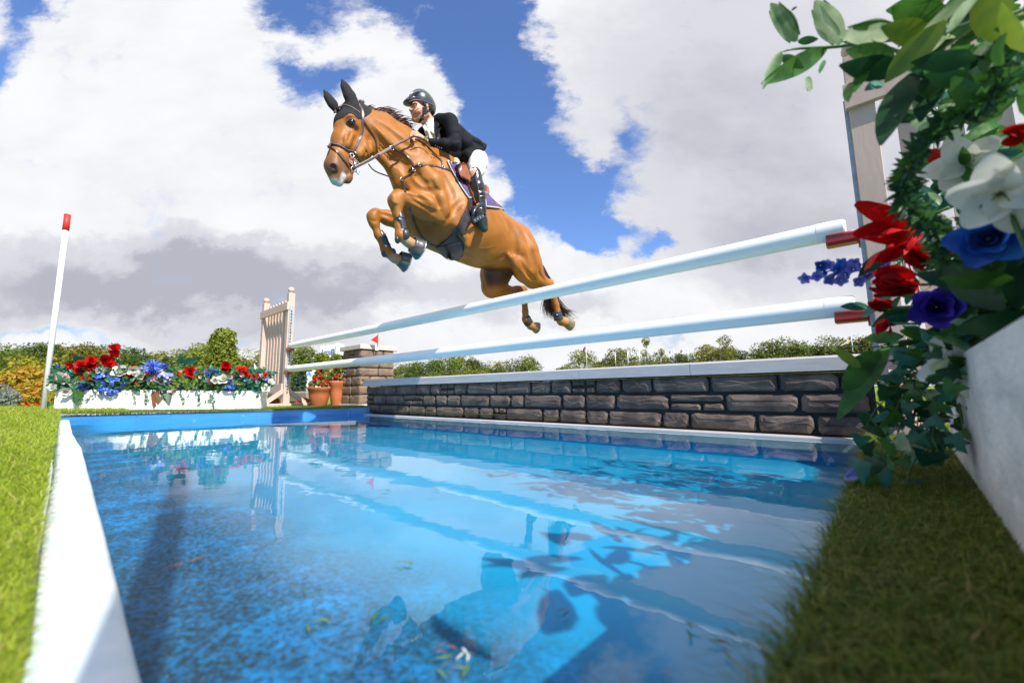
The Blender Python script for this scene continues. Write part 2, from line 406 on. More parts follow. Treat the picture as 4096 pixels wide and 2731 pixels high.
# far concealed right-hand end board + near edge timber wrapped in white liner
liner = mat('white_liner', (.70, .74, .74), .55, (.56, .66, .68), 11, bump=.5, bscale=34, bdist=.004, spots=((.38, .42, .38), 40, .74))
root = thing('pool_edge_timber', fs(0, SIN), 'white liner wrapped timber along the near grass edge of the pool', 'pool edge')
b = MB(); M = 90; vs = []
inn = [atz(u, v, .045) for (u, v) in ((563, 2731), (490, 2451), (433, 2199), (361, 1925), (325, 1788), (289, 1730), (278, 1679))]
out = [atz(u, v, .05) for (u, v) in ((58, 2731), (108, 2444), (173, 2090), (209, 1910), (228, 1760), (231, 1730), (238, 1680))]
inn = [fs(.04, .050)] + inn; out = [fs(.04, -.012)] + out
def resam(pts, n):
    L = [0]
    for i in range(1, len(pts)): L.append(L[-1] + (pts[i] - pts[i - 1]).length)
    o = []
    for k in range(n):
        d_ = L[-1] * (k / (n - 1)) ** 1.7; i = 1
        while i < len(L) - 1 and L[i] < d_: i += 1
        o.append(pts[i - 1].lerp(pts[i], (d_ - L[i - 1]) / (L[i] - L[i - 1])))
    return o
I_, O_ = resam(inn, M), resam(out, M)
for i in range(M):
    p, q = I_[i], O_[i]; a_ = (q - p); a_.z = 0; w_ = a_.length; a_.normalize(); z1 = .045 + .0012 * math.sin(i * .8)
    for (o, z) in ((-.006, -.03), (-.003, z1 - .010), (.004, z1), (w_ * .5, z1 + .003), (w_ - .004, z1 + .002), (w_, z1 - .006), (w_ + .002, -.02)):
        vs.append((p.x + a_.x * o, p.y + a_.y * o, z))
f = [(i * 7 + k, (i + 1) * 7 + k, (i + 1) * 7 + k + 1, i * 7 + k + 1) for i in range(M - 1) for k in range(6)]
b.add(vs, f, 0, True); b.build('timber', liner, root)
# ------------------------------------------------------------------ stone wall
stone = mat('painted_stone', (.140, .102, .078), .62, (.070, .052, .042), 7, 6, bump=.9, bscale=22, bdist=.006, spots=((.30, .26, .22), 60, .74), lo=.42, hi=.6, spec=.35)
mortar = mat('dark_joint', (.008, .012, .014), .6)
capm = mat('grey_cap_board', (.50, .47, .45), .55, (.44, .41, .40), 6, bump=.35, bscale=50, bdist=.002, stretch=(1, 1, 6), spots=((.62, .58, .5), 30, .77))
def stone_face(mb, org, ex, ez, en, x0, x1, z0, z1, depth=.022, g=.006, seed=0):
    """one cushion-shaped stone with broken corners; org+ex*x+ez*z, en = outwards"""
    r = random.Random(seed); x0 += g; x1 -= g; z0 += g; z1 -= g; w_, h_ = x1 - x0, z1 - z0
    c = min(w_, h_)
    def cor(): return c * r.uniform(.08, .30), c * r.uniform(.08, .30)
    pts = []
    (a, e) = cor(); pts += [(x0, z0 + e), (x0 + a, z0)]
    for k in range(1, 4): pts.append((x0 + w_ * k / 4 + r.uniform(-.04, .04) * w_, z0 + r.uniform(0, .03) * c))
    (a, e) = cor(); pts += [(x1 - a, z0), (x1, z0 + e)]
    pts.append((x1 + r.uniform(-.03, .0) * c, (z0 + z1) / 2))
    (a, e) = cor(); pts += [(x1, z1 - e), (x1 - a, z1)]
    for k in range(3, 0, -1): pts.append((x0 + w_ * k / 4 + r.uniform(-.04, .04) * w_, z1 - r.uniform(0, .03) * c))
    (a, e) = cor(); pts += [(x0 + a, z1), (x0, z1 - e)]
    pts.append((x0 + r.uniform(.0, .03) * c, (z0 + z1) / 2))
    n = len(pts); cx_, cz_ = (x0 + x1) / 2, (z0 + z1) / 2; vs = []
    ins = min(.028, c * .26)
    for (inset, dd) in ((0, 0), (.05 * ins, depth * .55), (.55 * ins, depth * .86), (ins * 1.25, depth)):
        for (x, z) in pts:
            dx, dz = cx_ - x, cz_ - z; l = math.hypot(dx, dz)
            sx_ = min(1, abs(dx) / (w_ * .5)); sz_ = min(1, abs(dz) / (h_ * .5))
            vx = x + (inset if dx > 0 else -inset) * sx_ ** .5; vz = z + (inset if dz > 0 else -inset) * sz_ ** .5
            d2 = dd + (r.uniform(-.0035, .0035) if dd > 0 else 0)
            vs.append(org + ex * vx + ez * vz + en * d2)
    vs.append(org + ex * (cx_ + r.uniform(-.2, .2) * w_) + ez * (cz_ + r.uniform(-.1, .1) * h_) + en * (depth + r.uniform(-.003, .004)))
    f = [(k * n + i, k * n + (i + 1) % n, (k + 1) * n + (i + 1) % n, (k + 1) * n + i) for k in range(3) for i in range(n)]
    f += [(3 * n + i, 3 * n + (i + 1) % n, 4 * n) for i in range(n)]
    mb.add(vs, f, 0, False)
def U2(x): return 1450 + x / 1.8816
def U3(x): return 2500 + x / 2.138
R1 = [U2(q) for q in (35, 107, 206, 258, 405, 515, 592)] + [('c', 'q')] + [U2(q) for q in (692, 790, 1010, 1270, 1422, 1577)] + [('c', 'q')] + [U2(q) for q in (1757, 1950, 2185)] + [U3(q) for q in (730, 1320, 1850, 2095)]
R2 = [U2(35), ('c', 'v')] + [U2(q) for q in (88, 180, 312)] + [('c', 't')] + [U2(q) for q in (458, 555, 640, 742, 960, 1118, 1217, 1502, 1677, 1905, 2308)] + [('c', 't')] + [U3(q) for q in (850, 1485, 2095)]
R3 = [U2(q) for q in (35, 140, 278, 355, 477, 562, 765, 880, 990)] + [('c', 'b')] + [U2(q) for q in (1080, 1355, 1478, 1680, 1845, 2245)] + [U3(q) for q in (540, 1110, 1605, 2095)]
WZ0, WZ3 = .014, .329
rowz = [(.224, WZ3 - .004), (.118, .222), (WZ0, .116)]
root = thing('stone_wall', wall_pt(2500, 0), 'low dark painted stone wall with grey cap behind the water', 'wall')
WL, WR = wall_pt(1466, 0), wall_pt(3500, 0)
ctr = (WL + WR) / 2 - N * .15; b = MB()
b.box((ctr.x, ctr.y, (.30 + WZ0 - .12) / 2 + .012), ((WR - WL).length, .27, .42), D, N, (0, 0, 1)); b.build('core', mortar, root)
b = MB(); sd = 0
def wd(u): return (wall_pt(u, 0) - WL).dot(D)
for R, (z0, z1) in zip((R1, R2, R3), rowz):
    i = 0
    while i < len(R) - 1:
        a = R[i]; c = R[i + 1]; sd += 1
        if isinstance(c, tuple):
            e = R[i + 2]; xa, xb = wd(a), wd(e); xm = (xa + xb) / 2 + .1 * (xb - xa) * rnd.uniform(-1, 1); zm = (z0 + z1) / 2
            kind = c[1]
            cells = {'q': [(xa, xm, zm, z1), (xm, xb, zm + .004, z1), (xa, xm, z0, zm), (xm, xb, z0, zm)],
                     'v': [(xa, xb, zm, z1), (xa, xb, z0, zm)],
                     't': [(xa, xb, zm, z1), (xa, xm, z0, zm), (xm, xb, z0, zm)],
                     'b': [(xa, xm, zm, z1), (xm, xb, zm, z1), (xa, xb, z0, zm)]}[kind]
            for (p, q, r_, s_) in cells: sd += 1; stone_face(b, WL + N * -.014, D, Vector((0, 0, 1)), N, p, q, r_, s_, .026, seed=sd)
            i += 2
        else:
            stone_face(b, WL + N * -.014, D, Vector((0, 0, 1)), N, wd(a), wd(c), z0, z1, .032, seed=sd); i += 1
b.build('stones', stone, root)
caps = [1460, 1603, 1782, 2012, 2326, 2771, 3512]
for i in range(6):
    a, c = wall_pt(caps[i], 0) + D * .0015, wall_pt(caps[i + 1], 0) - D * .0015; L = (c - a).length; b = MB()
    o = (a + c) / 2; X0, X1 = -L / 2, L / 2
    prof = [(.028, WZ3), (.028, .392), (.018, .402), (-.30, .408), (-.33, .395), (-.33, WZ3)]
    vs = [o + D * x + N * q + Vector((0, 0, z)) for x in (X0, X1) for (q, z) in prof]
    k = len(prof); b.add(vs, [tuple(range(k)), tuple(range(2 * k - 1, k - 1, -1))] + [(j, j + k, (j + 1) % k + k, (j + 1) % k) for j in range(k)])
    b.build('cap_board', capm, root)
b = MB(); a, c = wall_pt(1450, 0), wall_pt(3508, 0)
b.box(((a + c) / 2 + N * .045 + Vector((0, 0, -.02))), ((c - a).length, .07, .064), D, N, (0, 0, 1), bev=.004); b.build('sill', capm, root); b = MB(); b.box(((a + c) / 2 + N * .035 + Vector((0, 0, -.095))), ((c - a).length, .07, .084), D, N, (0, 0, 1)); b.build('base_board', m_floor, root)
# ------------------------------------------------------------------ stone pillar
def pillar(loc, w1, w2, hgt, label):
    """loc = near corner on the ground; left face along -D, right face along -N"""
    root = thing('stone_pillar', loc, label, 'pillar'); A = -D; B = -N; b = MB()
    c = loc + A * (w1 / 2) + B * (w2 / 2); c.z = loc.z + (hgt - .07) / 2
    b.box(c, (w1 - .04, w2 - .04, hgt - .07), D, N, (0, 0, 1)); b.build('core', mortar, root)
    b = MB(); r = random.Random(5); z = loc.z + .02; top = loc.z + hgt - .075; k = 100
    hs = [.15, .14, .15, .13, .15, .14]; s_ = (top - z) / sum(hs)
    for h in hs:
        h *= s_
        for (org, ex, en, wd_) in ((loc + A * w1 - A * .01 + D * 0, D, N, w1), (loc, B, D, w2)):
            x = 0; cuts = [0]
            while wd_ - cuts[-1] > .30: cuts.append(cuts[-1] + r.uniform(.13, .34))
            cuts.append(wd_)
            if cuts[-1] - cuts[-2] < .07: cuts.pop(-2)
            for i in range(len(cuts) - 1):
                k += 1; base = Vector((org.x, org.y, 0)) - en * .02
                if r.random() < .22 and cuts[i + 1] - cuts[i] < .2:
                    stone_face(b, base, ex, Vector((0, 0, 1)), en, cuts[i], cuts[i + 1], z, z + h / 2, .03, .004, k)
                    stone_face(b, base, ex, Vector((0, 0, 1)), en, cuts[i], cuts[i + 1], z + h / 2, z + h, .03, .004, k + 50)
                else: stone_face(b, base, ex, Vector((0, 0, 1)), en, cuts[i], cuts[i + 1], z, z + h, .034, .004, k)
        z += h
    b.build('stones', mat('brown_stone', (.22, .145, .10), .7, (.15, .10, .075), 6, 6, bump=.8, bscale=20, bdist=.006, spots=((.35, .3, .25), 55, .76)), root)
    b = MB(); c.z = loc.z + hgt - .035; b.box(c, (w1 + .08, w2 + .08, .075), D, N, (0, 0, 1), bev=.006)
    b.build('cap', mat('cream_cap_board', (.58, .50, .44), .6, (.5, .43, .38), 7, bump=.3, bscale=40, bdist=.003), root)
    b = MB(); c.z = loc.z + .006; b.box(c, (w1 + .12, w2 + .10, .03), D, N, (0, 0, 1), bev=.004); b.build('plinth', MATS['cream_cap_board'], root)
    return root
cn = atY(1438, 1622, 6.3); pz = cn.z
cn = Vector((cn.x, cn.y, pz)); pillar(cn, .60, .60, .96, 'brown stone pillar with cream cap at the left end of the wall')
# ------------------------------------------------------------------ jump wings, cups and poles
wood = mat('beige_painted_wood', (.54, .40, .33), .6, (.49, .36, .295), 5, bump=.25, bscale=26, bdist=.003, stretch=(3, 3, .6), spots=((.36, .30, .27), 45, .76))
galv = mat('galvanised_steel', (.42, .45, .47), .45, (.30, .34, .37), 18, metal=.25, bump=.1, bscale=40)
dark = mat('dark_hole', (.02, .02, .02), .8)
redp = mat('red_plastic', (.36, .018, .015), .35, (.28, .014, .012), 12, coat=.3)
polem = mat('white_pole_paint', (.88, .88, .86), .4, (.82, .83, .82), 3.0, bump=.12, bscale=40, bdist=.002, stretch=(1, 1, 1), spots=((.22, .30, .30), 30, .74), coat=.15)
def wing(base, out, height, label, width=1.12, zb=0.0):
    """base = inner post foot; out = direction to the outer post; boards face +-N"""
    root = thing('jump_wing', base, label, 'jump wing', 'beige picket jump wings at the two ends of the poles')
    Z = Vector((0, 0, 1)); o = base
    for k, dd in enumerate((0, width)):
        b = MB(); p = o + out * dd; hh = height
        b.box(p + Z * (hh / 2 + .02), (.095, .095, hh), D, N, Z, bev=.004)
        b.lathe(p + Z * (hh + .018), [(.045, 0), (.045, .008), (.02, .012), (.018, .022)], 12)
        b.build('post', wood, root)
        b = MB(); b.sphere(p + Z * (hh + .075), .05, 16); b.build('ball_finial', wood, root)
    for k in range(7):
        dd = .15 + k * (width - .30) / 6; p = o + out * dd; top = height - .085 + .05 * math.sin(k * 1.3) * 0
        b = MB(); w_ = .032; prof = [(-w_, .30), (w_, .30), (w_, top), (w_ * .7, top + .022), (0, top + .032), (-w_ * .7, top + .022), (-w_, top)]
        q = p - N * .022
        vs = [q + D * x + N * t_ + Z * z for t_ in (-.012, .012) for (x, z) in prof]; n = 7
        b.add(vs, [tuple(range(n)), tuple(range(2 * n - 1, n - 1, -1))] + [(j, (j + 1) % n, (j + 1) % n + n, j + n) for j in range(n)])
        b.build('slat', wood, root)
    for (zz, hh, off_, ex) in ((height - .20, .13, .06, .12), (.28, .15, .06, -.0)):
        b = MB(); b.box(o + out * (width / 2 - (0.0)) + N * off_ * .92 + Z * zz, (width + ex, .03, hh), D, N, Z, bev=.003); b.build('rail', wood, root)
    for dd in (0, width):
        p = o + out * dd
        b = MB(); b.box(p + Z * .022, (.10, .78, .045), D, N, Z, bev=.006); b.build('foot', wood, root)
        for sg in (-1, 1):
            b = MB(); a_ = p + N * (sg * .30) + Z * .045; c_ = p + N * (sg * .045) + Z * .24; dr = (c_ - a_).normalized()
            b.box((a_ + c_) / 2, (.05, (c_ - a_).length + .03, .06), D, dr, D.cross(dr)); b.build('brace', wood, root)
    b = MB(); s_ = -out
    b.box(o + s_ * .052 + Z * (height * .53), (.008, .05, height * .72), D, N, Z)
    b.box(o + s_ * .056 + N * .026 + Z * (height * .53), (.016, .004, height * .72), D, N, Z)
    z = .22
    while z < height * .87:
        b.sphere(o + s_ * .0565 + Z * z, .011, 8, 1, (.12, 1, 1), D, N, Z)
        b.box(o + s_ * .0568 + Z * (z - .016), (.0016, .009, .02), D, N, Z, mi=1); z += .05
    b.build('keyhole_track', [galv, dark], root)
    return root
def cup(p, s_, label):
    """p = pole end centre; s_ = direction from the post into the jump"""
    Z = Vector((0, 0, 1)); root = thing('pole_cup', p, label, 'jump cup', 'red cups holding the poles')
    b = MB(); vs = []; n = 9
    for x in (-.045, .075):
        for rr in (.056, .064):
            for k in range(n):
                an = math.pi * (1.18 + .64 * k / (n - 1)); vs.append(p + s_ * (x + .0) + N * (rr * math.cos(an)) + Z * (rr * math.sin(an) - .0))
    f = []
    for k in range(n - 1):
        f += [(k, k + 1, n + k + 1, n + k), (2 * n + k, 3 * n + k, 3 * n + k + 1, 2 * n + k + 1), (k, 2 * n + k, 2 * n + k + 1, k + 1), (n + k, n + k + 1, 3 * n + k + 1, 3 * n + k)]
    f += [(0, n, 3 * n, 2 * n), (n - 1, 3 * n - 1, 4 * n - 1, 2 * n - 1)]
    b.add(vs, f, 0, True)
    b.box(p - s_ * .055 - Z * .062, (.022, .055, .085), D, N, Z, bev=.004)
    b.box(p + s_ * .015 - Z * .066, (.125, .066, .030), D, N, Z, bev=.006)
    b.box(p + s_ * .015 - Z * .055 + N * .040, (.118, .020, .034), D, N, Z, bev=.004)
    b.build('cup_shell', redp, root)
    b = MB(); b.box(p - s_ * .076 - Z * .06, (.018, .062, .10), D, N, Z, bev=.004); b.build('cup_plate', mat('cream_plastic', (.6, .56, .42), .5) if 'cream_plastic' not in MATS else MATS['cream_plastic'], root)
    return root
S_P = 2.511
def pole_pt(u, v):                                    # point of the photo on the vertical plane of the poles
    r = ray(u, v); k = S_P / (-(r.x * N.x + r.y * N.y)); return CAM + r * k
poleends = []
for (l, r_, lab) in (((1163, 1384), (3378, 912), 'upper white pole of the jump, hooves just clear of it'), ((1153, 1476), (3415, 1222), 'lower white pole of the jump, above the wall cap')):
    a, c = pole_pt(*l), pole_pt(*r_); zz = (a.z + c.z) / 2
    a.z += (zz - a.z) * .3; c.z += (zz - c.z) * .3
    root = thing('jump_pole', (a + c) / 2, lab, 'jump pole', 'white jump poles')
    m_ = 60; b = MB(); dr = (c - a).normalized()
    pts = [a] + [a.lerp(c, k / m_) - Vector((0, 0, .012 * math.sin(math.pi * k / m_))) for k in range(m_ + 1)] + [c]
    rad = [.044] + [.05] * (m_ + 1) + [.044]
    pts[0] = a - dr * .006; pts[-1] = c + dr * .006
    b.tube(pts, rad, 28); b.build('pole', polem, root)
    b = MB(); b.tube([c - dr * .11, c - dr * .005], .0508, 28, caps=False); b.build('end_band', mat('band_' + str(len(poleends)), (.78, .80, .79), .4), root)
    poleends.append((a, c))
a, c = poleends[0]
IL = a - D * .10; IR = c + D * .115
gl_ = atY(1157, 1624, IL.y).z
wing(Vector((IL.x, IL.y, gl_)), -D, 1.80, 'whole beige picket wing at the left end of the poles, beside the flower trough')
wing(Vector((IR.x, IR.y, .06)), D, 1.80, 'beige picket wing at the right end of the poles, half hidden by flowers')
for i, (p, q) in enumerate(poleends):
    wl = ('upper', 'lower')[i]
    for e, s_, sd_ in ((p, D, 'left'), (q, -D, 'right')):
        cup(e, s_, f'red cup under the {sd_} end of the {wl} white pole')

# ------------------------------------------------------------------ smooth blended bodies (distance field -> mesh)
class SDF:
    def __init__(s, lo, hi, h):
        s.lo = np.array(lo, float); s.h = h; s.n = np.ceil((np.array(hi) - s.lo) / h).astype(int) + 1
        s.F = np.full(s.n, 1.0, np.float32)
    def cone(s, a, b, ra, rb=None, k=.03, q=1.0, L=None, sub=False, qq=None, M=None):
        """rounded cone a->b; q>1 flattens it along the direction L"""
        rb = ra if rb is None else rb; a = np.array(a, float); b = np.array(b, float); rm = max(ra, rb) + k + .02
        i0 = np.maximum(((np.minimum(a, b) - rm - s.lo) / s.h).astype(int), 0)
        i1 = np.minimum(((np.maximum(a, b) + rm - s.lo) / s.h).astype(int) + 2, s.n)
        if (i1 <= i0).any(): return
        ax = [s.lo[i] + s.h * np.arange(i0[i], i1[i]) for i in range(3)]
        X, Y, Z = np.meshgrid(*ax, indexing='ij'); P = np.stack([X, Y, Z], -1) - a; ba = b - a
        qs = []
        if q != 1.0: qs.append((np.array(L, float), q))
        if qq is not None: qs.append((np.array(M, float), qq))
        for (Lv, qv) in qs:
            P = P + (P @ Lv)[..., None] * Lv * (qv - 1); ba = ba + Lv * (ba @ Lv) * (qv - 1)
        bb = ba @ ba
        t = np.clip((P @ ba) / bb, 0, 1) if bb > 1e-9 else np.zeros(P.shape[:3])
        d = np.linalg.norm(P - t[..., None] * ba, axis=-1) - (ra + (rb - ra) * t)
        sl = tuple(slice(i0[i], i1[i]) for i in range(3)); G = s.F[sl]
        if sub:
            d = -d; h = np.maximum(k - np.abs(G - d), 0) / k; s.F[sl] = np.maximum(G, d) + h * h * k * .25
        else:
            h = np.maximum(k - np.abs(G - d), 0) / k; s.F[sl] = np.minimum(G, d) - h * h * k * .25
    def chain(s, pts, rs, **kw):
        for i in range(len(pts) - 1): s.cone(pts[i], pts[i + 1], rs[i], rs[i + 1], **kw)
    def mesh(s):
        Fd = s.F; S = Fd < 0; n = s.n
        c = np.zeros(n - 1, np.int8)
        for dx in (0, 1):
            for dy in (0, 1):
                for dz in (0, 1): c += S[dx:n[0] - 1 + dx, dy:n[1] - 1 + dy, dz:n[2] - 1 + dz]
        act = (c > 0) & (c < 8); idx = np.full(c.shape, -1, np.int64); I = np.argwhere(act); idx[act] = np.arange(len(I))
        acc = np.zeros((len(I), 3)); cnt = np.zeros(len(I))
        cor = [(x, y, z) for x in (0, 1) for y in (0, 1) for z in (0, 1)]
        val = {q: Fd[I[:, 0] + q[0], I[:, 1] + q[1], I[:, 2] + q[2]] for q in cor}
        for p in cor:
            for ax in range(3):
                if p[ax]: continue
                q = list(p); q[ax] = 1; q = tuple(q); a, b = val[p], val[q]; m = (a < 0) != (b < 0)
                t = np.where(m, a / np.where(m, a - b, 1), 0); v = np.array(p, float)[None] + np.zeros((len(I), 3)); v[:, ax] = t
                acc += v * m[:, None]; cnt += m
        V = (I + acc / cnt[:, None]) * s.h + s.lo; faces = []
        for ax in range(3):
            o1, o2 = [(1, 2), (2, 0), (0, 1)][ax]
            sa = [slice(0, None)] * 3; sb = [slice(0, None)] * 3; sa[ax] = slice(0, -1); sb[ax] = slice(1, None)
            A_, B_ = S[tuple(sa)], S[tuple(sb)]; E = np.argwhere(A_ != B_)
            E = E[(E[:, o1] > 0) & (E[:, o2] > 0) & (E[:, o1] < n[o1] - 1) & (E[:, o2] < n[o2] - 1)]
            def at(d1, d2):
                q = E.copy(); q[:, o1] -= d1; q[:, o2] -= d2; return idx[q[:, 0], q[:, 1], q[:, 2]]
            Q = np.stack([at(1, 1), at(0, 1), at(0, 0), at(1, 0)], 1)
            fl_ = A_[E[:, 0], E[:, 1], E[:, 2]]; Q[~fl_] = Q[~fl_][:, ::-1]; faces.append(Q)
        return V, np.concatenate(faces)
CAMV = np.array(CAM)
HL = Vector((0.67, -0.742, 0)).normalized()           # the horse's left side
HF = Vector((-HL.y * -1, 0, 0))
HF = Vector((HL.y, -HL.x, 0)).normalized()            # heading
HD = Vector((-.408, 3.3, 0)).dot(HL)
CR = {'A': (1240, 280, 2.529), 'B': (1400, 700, 2.24), 'C': (1560, 330, 2.489), 'O': (0, 0, 1.0)}
def pxl(c, x, y): o = CR[c]; return o[0] + x / o[2], o[1] + y / o[2]
def hp(c, x, y, l=0.0):
    u, v = pxl(c, x, y); r = ray(u, v); t = (HD + l) / (r.dot(HL)); return CAM + r * t
def hr(c, rp, x, y, l=0.0):                           # radius in crop pixels -> metres at that point
    p = hp(c, x, y, l); return rp / CR[c][2] / F * (p - CAM).dot(_f)
def hchain(sd, c, pts, k=.03, q=1.0, **kw):
    P = [hp(c, x, y, l) for (x, y, r, l) in pts]; R = [hr(c, r, x, y, l) for (x, y, r, l) in pts]
    if len(P) == 1: P = P * 2; R = R * 2
    sd.chain([tuple(p) for p in P], R, k=k, q=q, L=tuple(HL), **kw)
# ------------------------------------------------------------------ horse
hs = SDF((-1.75, 1.95, .8), (.75, 5.0, 2.9), .0095)
# trunk
hchain(hs, 'B', [(690, 160, 235, 0), (850, 330, 330, 0), (1080, 470, 318, 0), (1290, 590, 250, 0), (1470, 640, 205, 0)], k=.06, q=1.12)
hchain(hs, 'B', [(1480, 640, 160, .09), (1570, 700, 112, .10)], k=.08)
hchain(hs, 'B', [(1480, 600, 165, -.12), (1530, 690, 110, -.12)], k=.08)
hchain(hs, 'B', [(1180, 640, 175, 0), (1380, 700, 110, 0)], k=.08)
# shoulders and chest
hchain(hs, 'A', [(1330, 1060, 175, .12), (1180, 1260, 175, .15), (1330, 1420, 150, .15)], k=.05, q=1.3)
hchain(hs, 'A', [(1040, 1130, 205, 0), (1090, 1380, 190, 0)], k=.06)
hchain(hs, 'A', [(1010, 1120, 150, -.12), (1010, 1300, 130, -.14)], k=.06)
hchain(hs, 'B', [(640, 330, 150, 0), (740, 480, 150, 0), (900, 560, 160, 0)], k=.08)
hchain(hs, 'B', [(800, 240, 120, .20), (820, 370, 100, .22)], k=.05, q=1.4)
# neck
hchain(hs, 'A', [(560, 560, 150, 0), (700, 680, 165, 0), (880, 800, 185, 0), (1060, 950, 225, 0), (1180, 1080, 240, 0)], k=.05, q=1.25)
hchain(hs, 'A', [(600, 460, 60, 0), (760, 530, 75, 0), (960, 680, 95, 0), (1200, 850, 110, 0), (1400, 960, 110, 0)], k=.07, q=1.5)
hchain(hs, 'A', [(690, 860, 45, 0), (860, 1030, 60, 0), (900, 1150, 60, 0)], k=.05)
# head (nose slightly towards the camera's left)
hchain(hs, 'A', [(430, 470, 118, 0), (395, 570, 128, 0), (345, 740, 118, 0), (290, 900, 100, 0)], k=.03, q=1.15)
hchain(hs, 'A', [(290, 900, 100, 0), (255, 985, 98, 0), (265, 1060, 82, 0)], k=.03, q=1.1)
hchain(hs, 'A', [(520, 700, 118, 0), (500, 800, 115, 0), (430, 900, 70, 0), (370, 1020, 55, 0), (355, 1090, 52, 0)], k=.035, q=1.5)
hchain(hs, 'A', [(560, 790, 80, .045), (500, 850, 60, .045)], k=.03, q=1.3)
hchain(hs, 'A', [(410, 500, 55, .07), (450, 560, 40, .075)], k=.02)            # brow
hchain(hs, 'A', [(420, 640, 30, .072), (370, 760, 26, .065)], k=.03)            # facial crest
hchain(hs, 'A', [(265, 1120, 55, 0), (290, 1140, 42, 0)], k=.02)                # upper lip
hchain(hs, 'A', [(385, 1090, 45, 0), (380, 1110, 38, 0)], k=.02)                # chin
hchain(hs, 'A', [(240, 985, 46, .045)], k=.02)
hs.cone(tuple(hp('A', 238, 985, .075)), tuple(hp('A', 245, 1010, .075)), .028, .018, k=.014, sub=True)   # nostril
# poll / ears base
hchain(hs, 'A', [(430, 400, 70, 0), (500, 430, 80, 0)], k=.04)
for (pts, l) in (((((445, 350, 48), (400, 260, 50), (360, 180, 34), (320, 100, 8))), .05), (((260, 400, 30), (225, 340, 38), (185, 280, 28), (150, 215, 8)), -.05)):
    hchain(hs, 'A', [(x, y, r, l) for (x, y, r) in pts], k=.03, q=1.6)
# near fore leg
lf = .17
hchain(hs, 'B', [(800, 330, 125, lf), (700, 300, 105, lf), (560, 245, 78, lf), (450, 205, 62, lf)], k=.05)
hchain(hs, 'B', [(430, 195, 62, lf), (405, 235, 60, lf), (415, 280, 52, lf)], k=.03)
hchain(hs, 'B', [(412, 270, 46, lf), (425, 360, 36, lf), (445, 470, 36, lf), (455, 540, 44, lf)], k=.03)
hchain(hs, 'B', [(455, 545, 46, lf), (520, 600, 40, lf), (570, 630, 52, lf)], k=.03)
# far fore leg
rf = -.15
hchain(hs, 'B', [(620, 480, 105, rf), (480, 430, 75, rf), (340, 385, 58, rf), (240, 355, 46, rf)], k=.05)
hchain(hs, 'B', [(225, 345, 44, rf), (205, 375, 48, rf), (215, 430, 42, rf)], k=.03)
hchain(hs, 'B', [(212, 420, 38, rf), (255, 540, 31, rf), (310, 660, 31, rf), (330, 690, 38, rf)], k=.03)
hchain(hs, 'B', [(330, 690, 40, rf), (400, 745, 38, rf), (450, 765, 48, rf)], k=.03)
# near hind leg
nh = .13
hchain(hs, 'B', [(1540, 700, 150, nh), (1590, 830, 132, nh), (1650, 925, 88, nh), (1720, 965, 52, nh), (1775, 975, 40, nh)], k=.05)
hchain(hs, 'B', [(1440, 735, 25, .2), (1500, 800, 45, .18), (1560, 900, 60, .14)], k=.05)
hchain(hs, 'B', [(1790, 965, 36, nh), (1815, 1060, 30, nh), (1845, 1160, 27, nh), (1862, 1240, 32, nh)], k=.02)
hchain(hs, 'B', [(1865, 1270, 38, nh), (1895, 1310, 38, nh), (1925, 1315, 42, nh)], k=.02)
# far hind leg
fh = -.15
hchain(hs, 'B', [(1380, 780, 130, fh), (1300, 900, 125, fh), (1275, 1000, 92, fh)], k=.06)
hchain(hs, 'B', [(1275, 1010, 90, fh), (1400, 1055, 60, fh), (1500, 1045, 46, fh), (1550, 1035, 38, fh)], k=.04)
hchain(hs, 'B', [(1550, 1030, 36, fh), (1562, 1120, 28, fh), (1570, 1220, 26, fh), (1575, 1290, 34, fh)], k=.02)
hchain(hs, 'B', [(1580, 1300, 34, fh), (1620, 1350, 34, fh), (1640, 1355, 38, fh)], k=.02)
hchain(hs, 'A', [(1150, 1000, 60, .20), (1250, 1130, 70, .24), (1310, 1260, 60, .25)], k=.06)
hchain(hs, 'B', [(640, 190, 30, .24), (730, 260, 40, .25)], k=.04)
hchain(hs, 'B', [(390, 190, 22, .21), (395, 250, 18, .21)], k=.02)
for yy in (430, 520, 610): hchain(hs, 'B', [(1000 + (yy - 430) * .5, yy - 120, 30, .27), (960 + (yy - 430) * .5, yy + 20, 30, .25)], k=.07)
_v0, _f0 = hs.mesh(); _bvh = BVHTree.FromPolygons([tuple(v) for v in _v0], [tuple(f) for f in _f0])
def surf(c, x, y):
    u, v = pxl(c, x, y); r = ray(u, v).normalized(); p, n, i, d = _bvh.ray_cast(CAM, r)
    return (p, n if n.dot(r) < 0 else -n) if p is not None else (None, None)
def crease(c, pts, depth=.007, r=.018, k=.016, up=False):
    """shallow furrow (or raised vein / tendon when up) that follows the skin"""
    m = len(pts) * 4; q = smoothline([Vector((x, y, 0)) for (x, y) in pts], m); P = []
    for i, w in enumerate(q):
        p, n = surf(c, w.x, w.y)
        if p is None: continue
        e = .66 * math.sin(math.pi * (i + .5) / m) ** .5; P.append(p + n * ((r - depth * e) if not up else -(r - depth * e)))
    for i in range(len(P) - 1):
        if (P[i + 1] - P[i]).length < .12: hs.cone(tuple(P[i]), tuple(P[i + 1]), r, r, k=k, sub=not up)
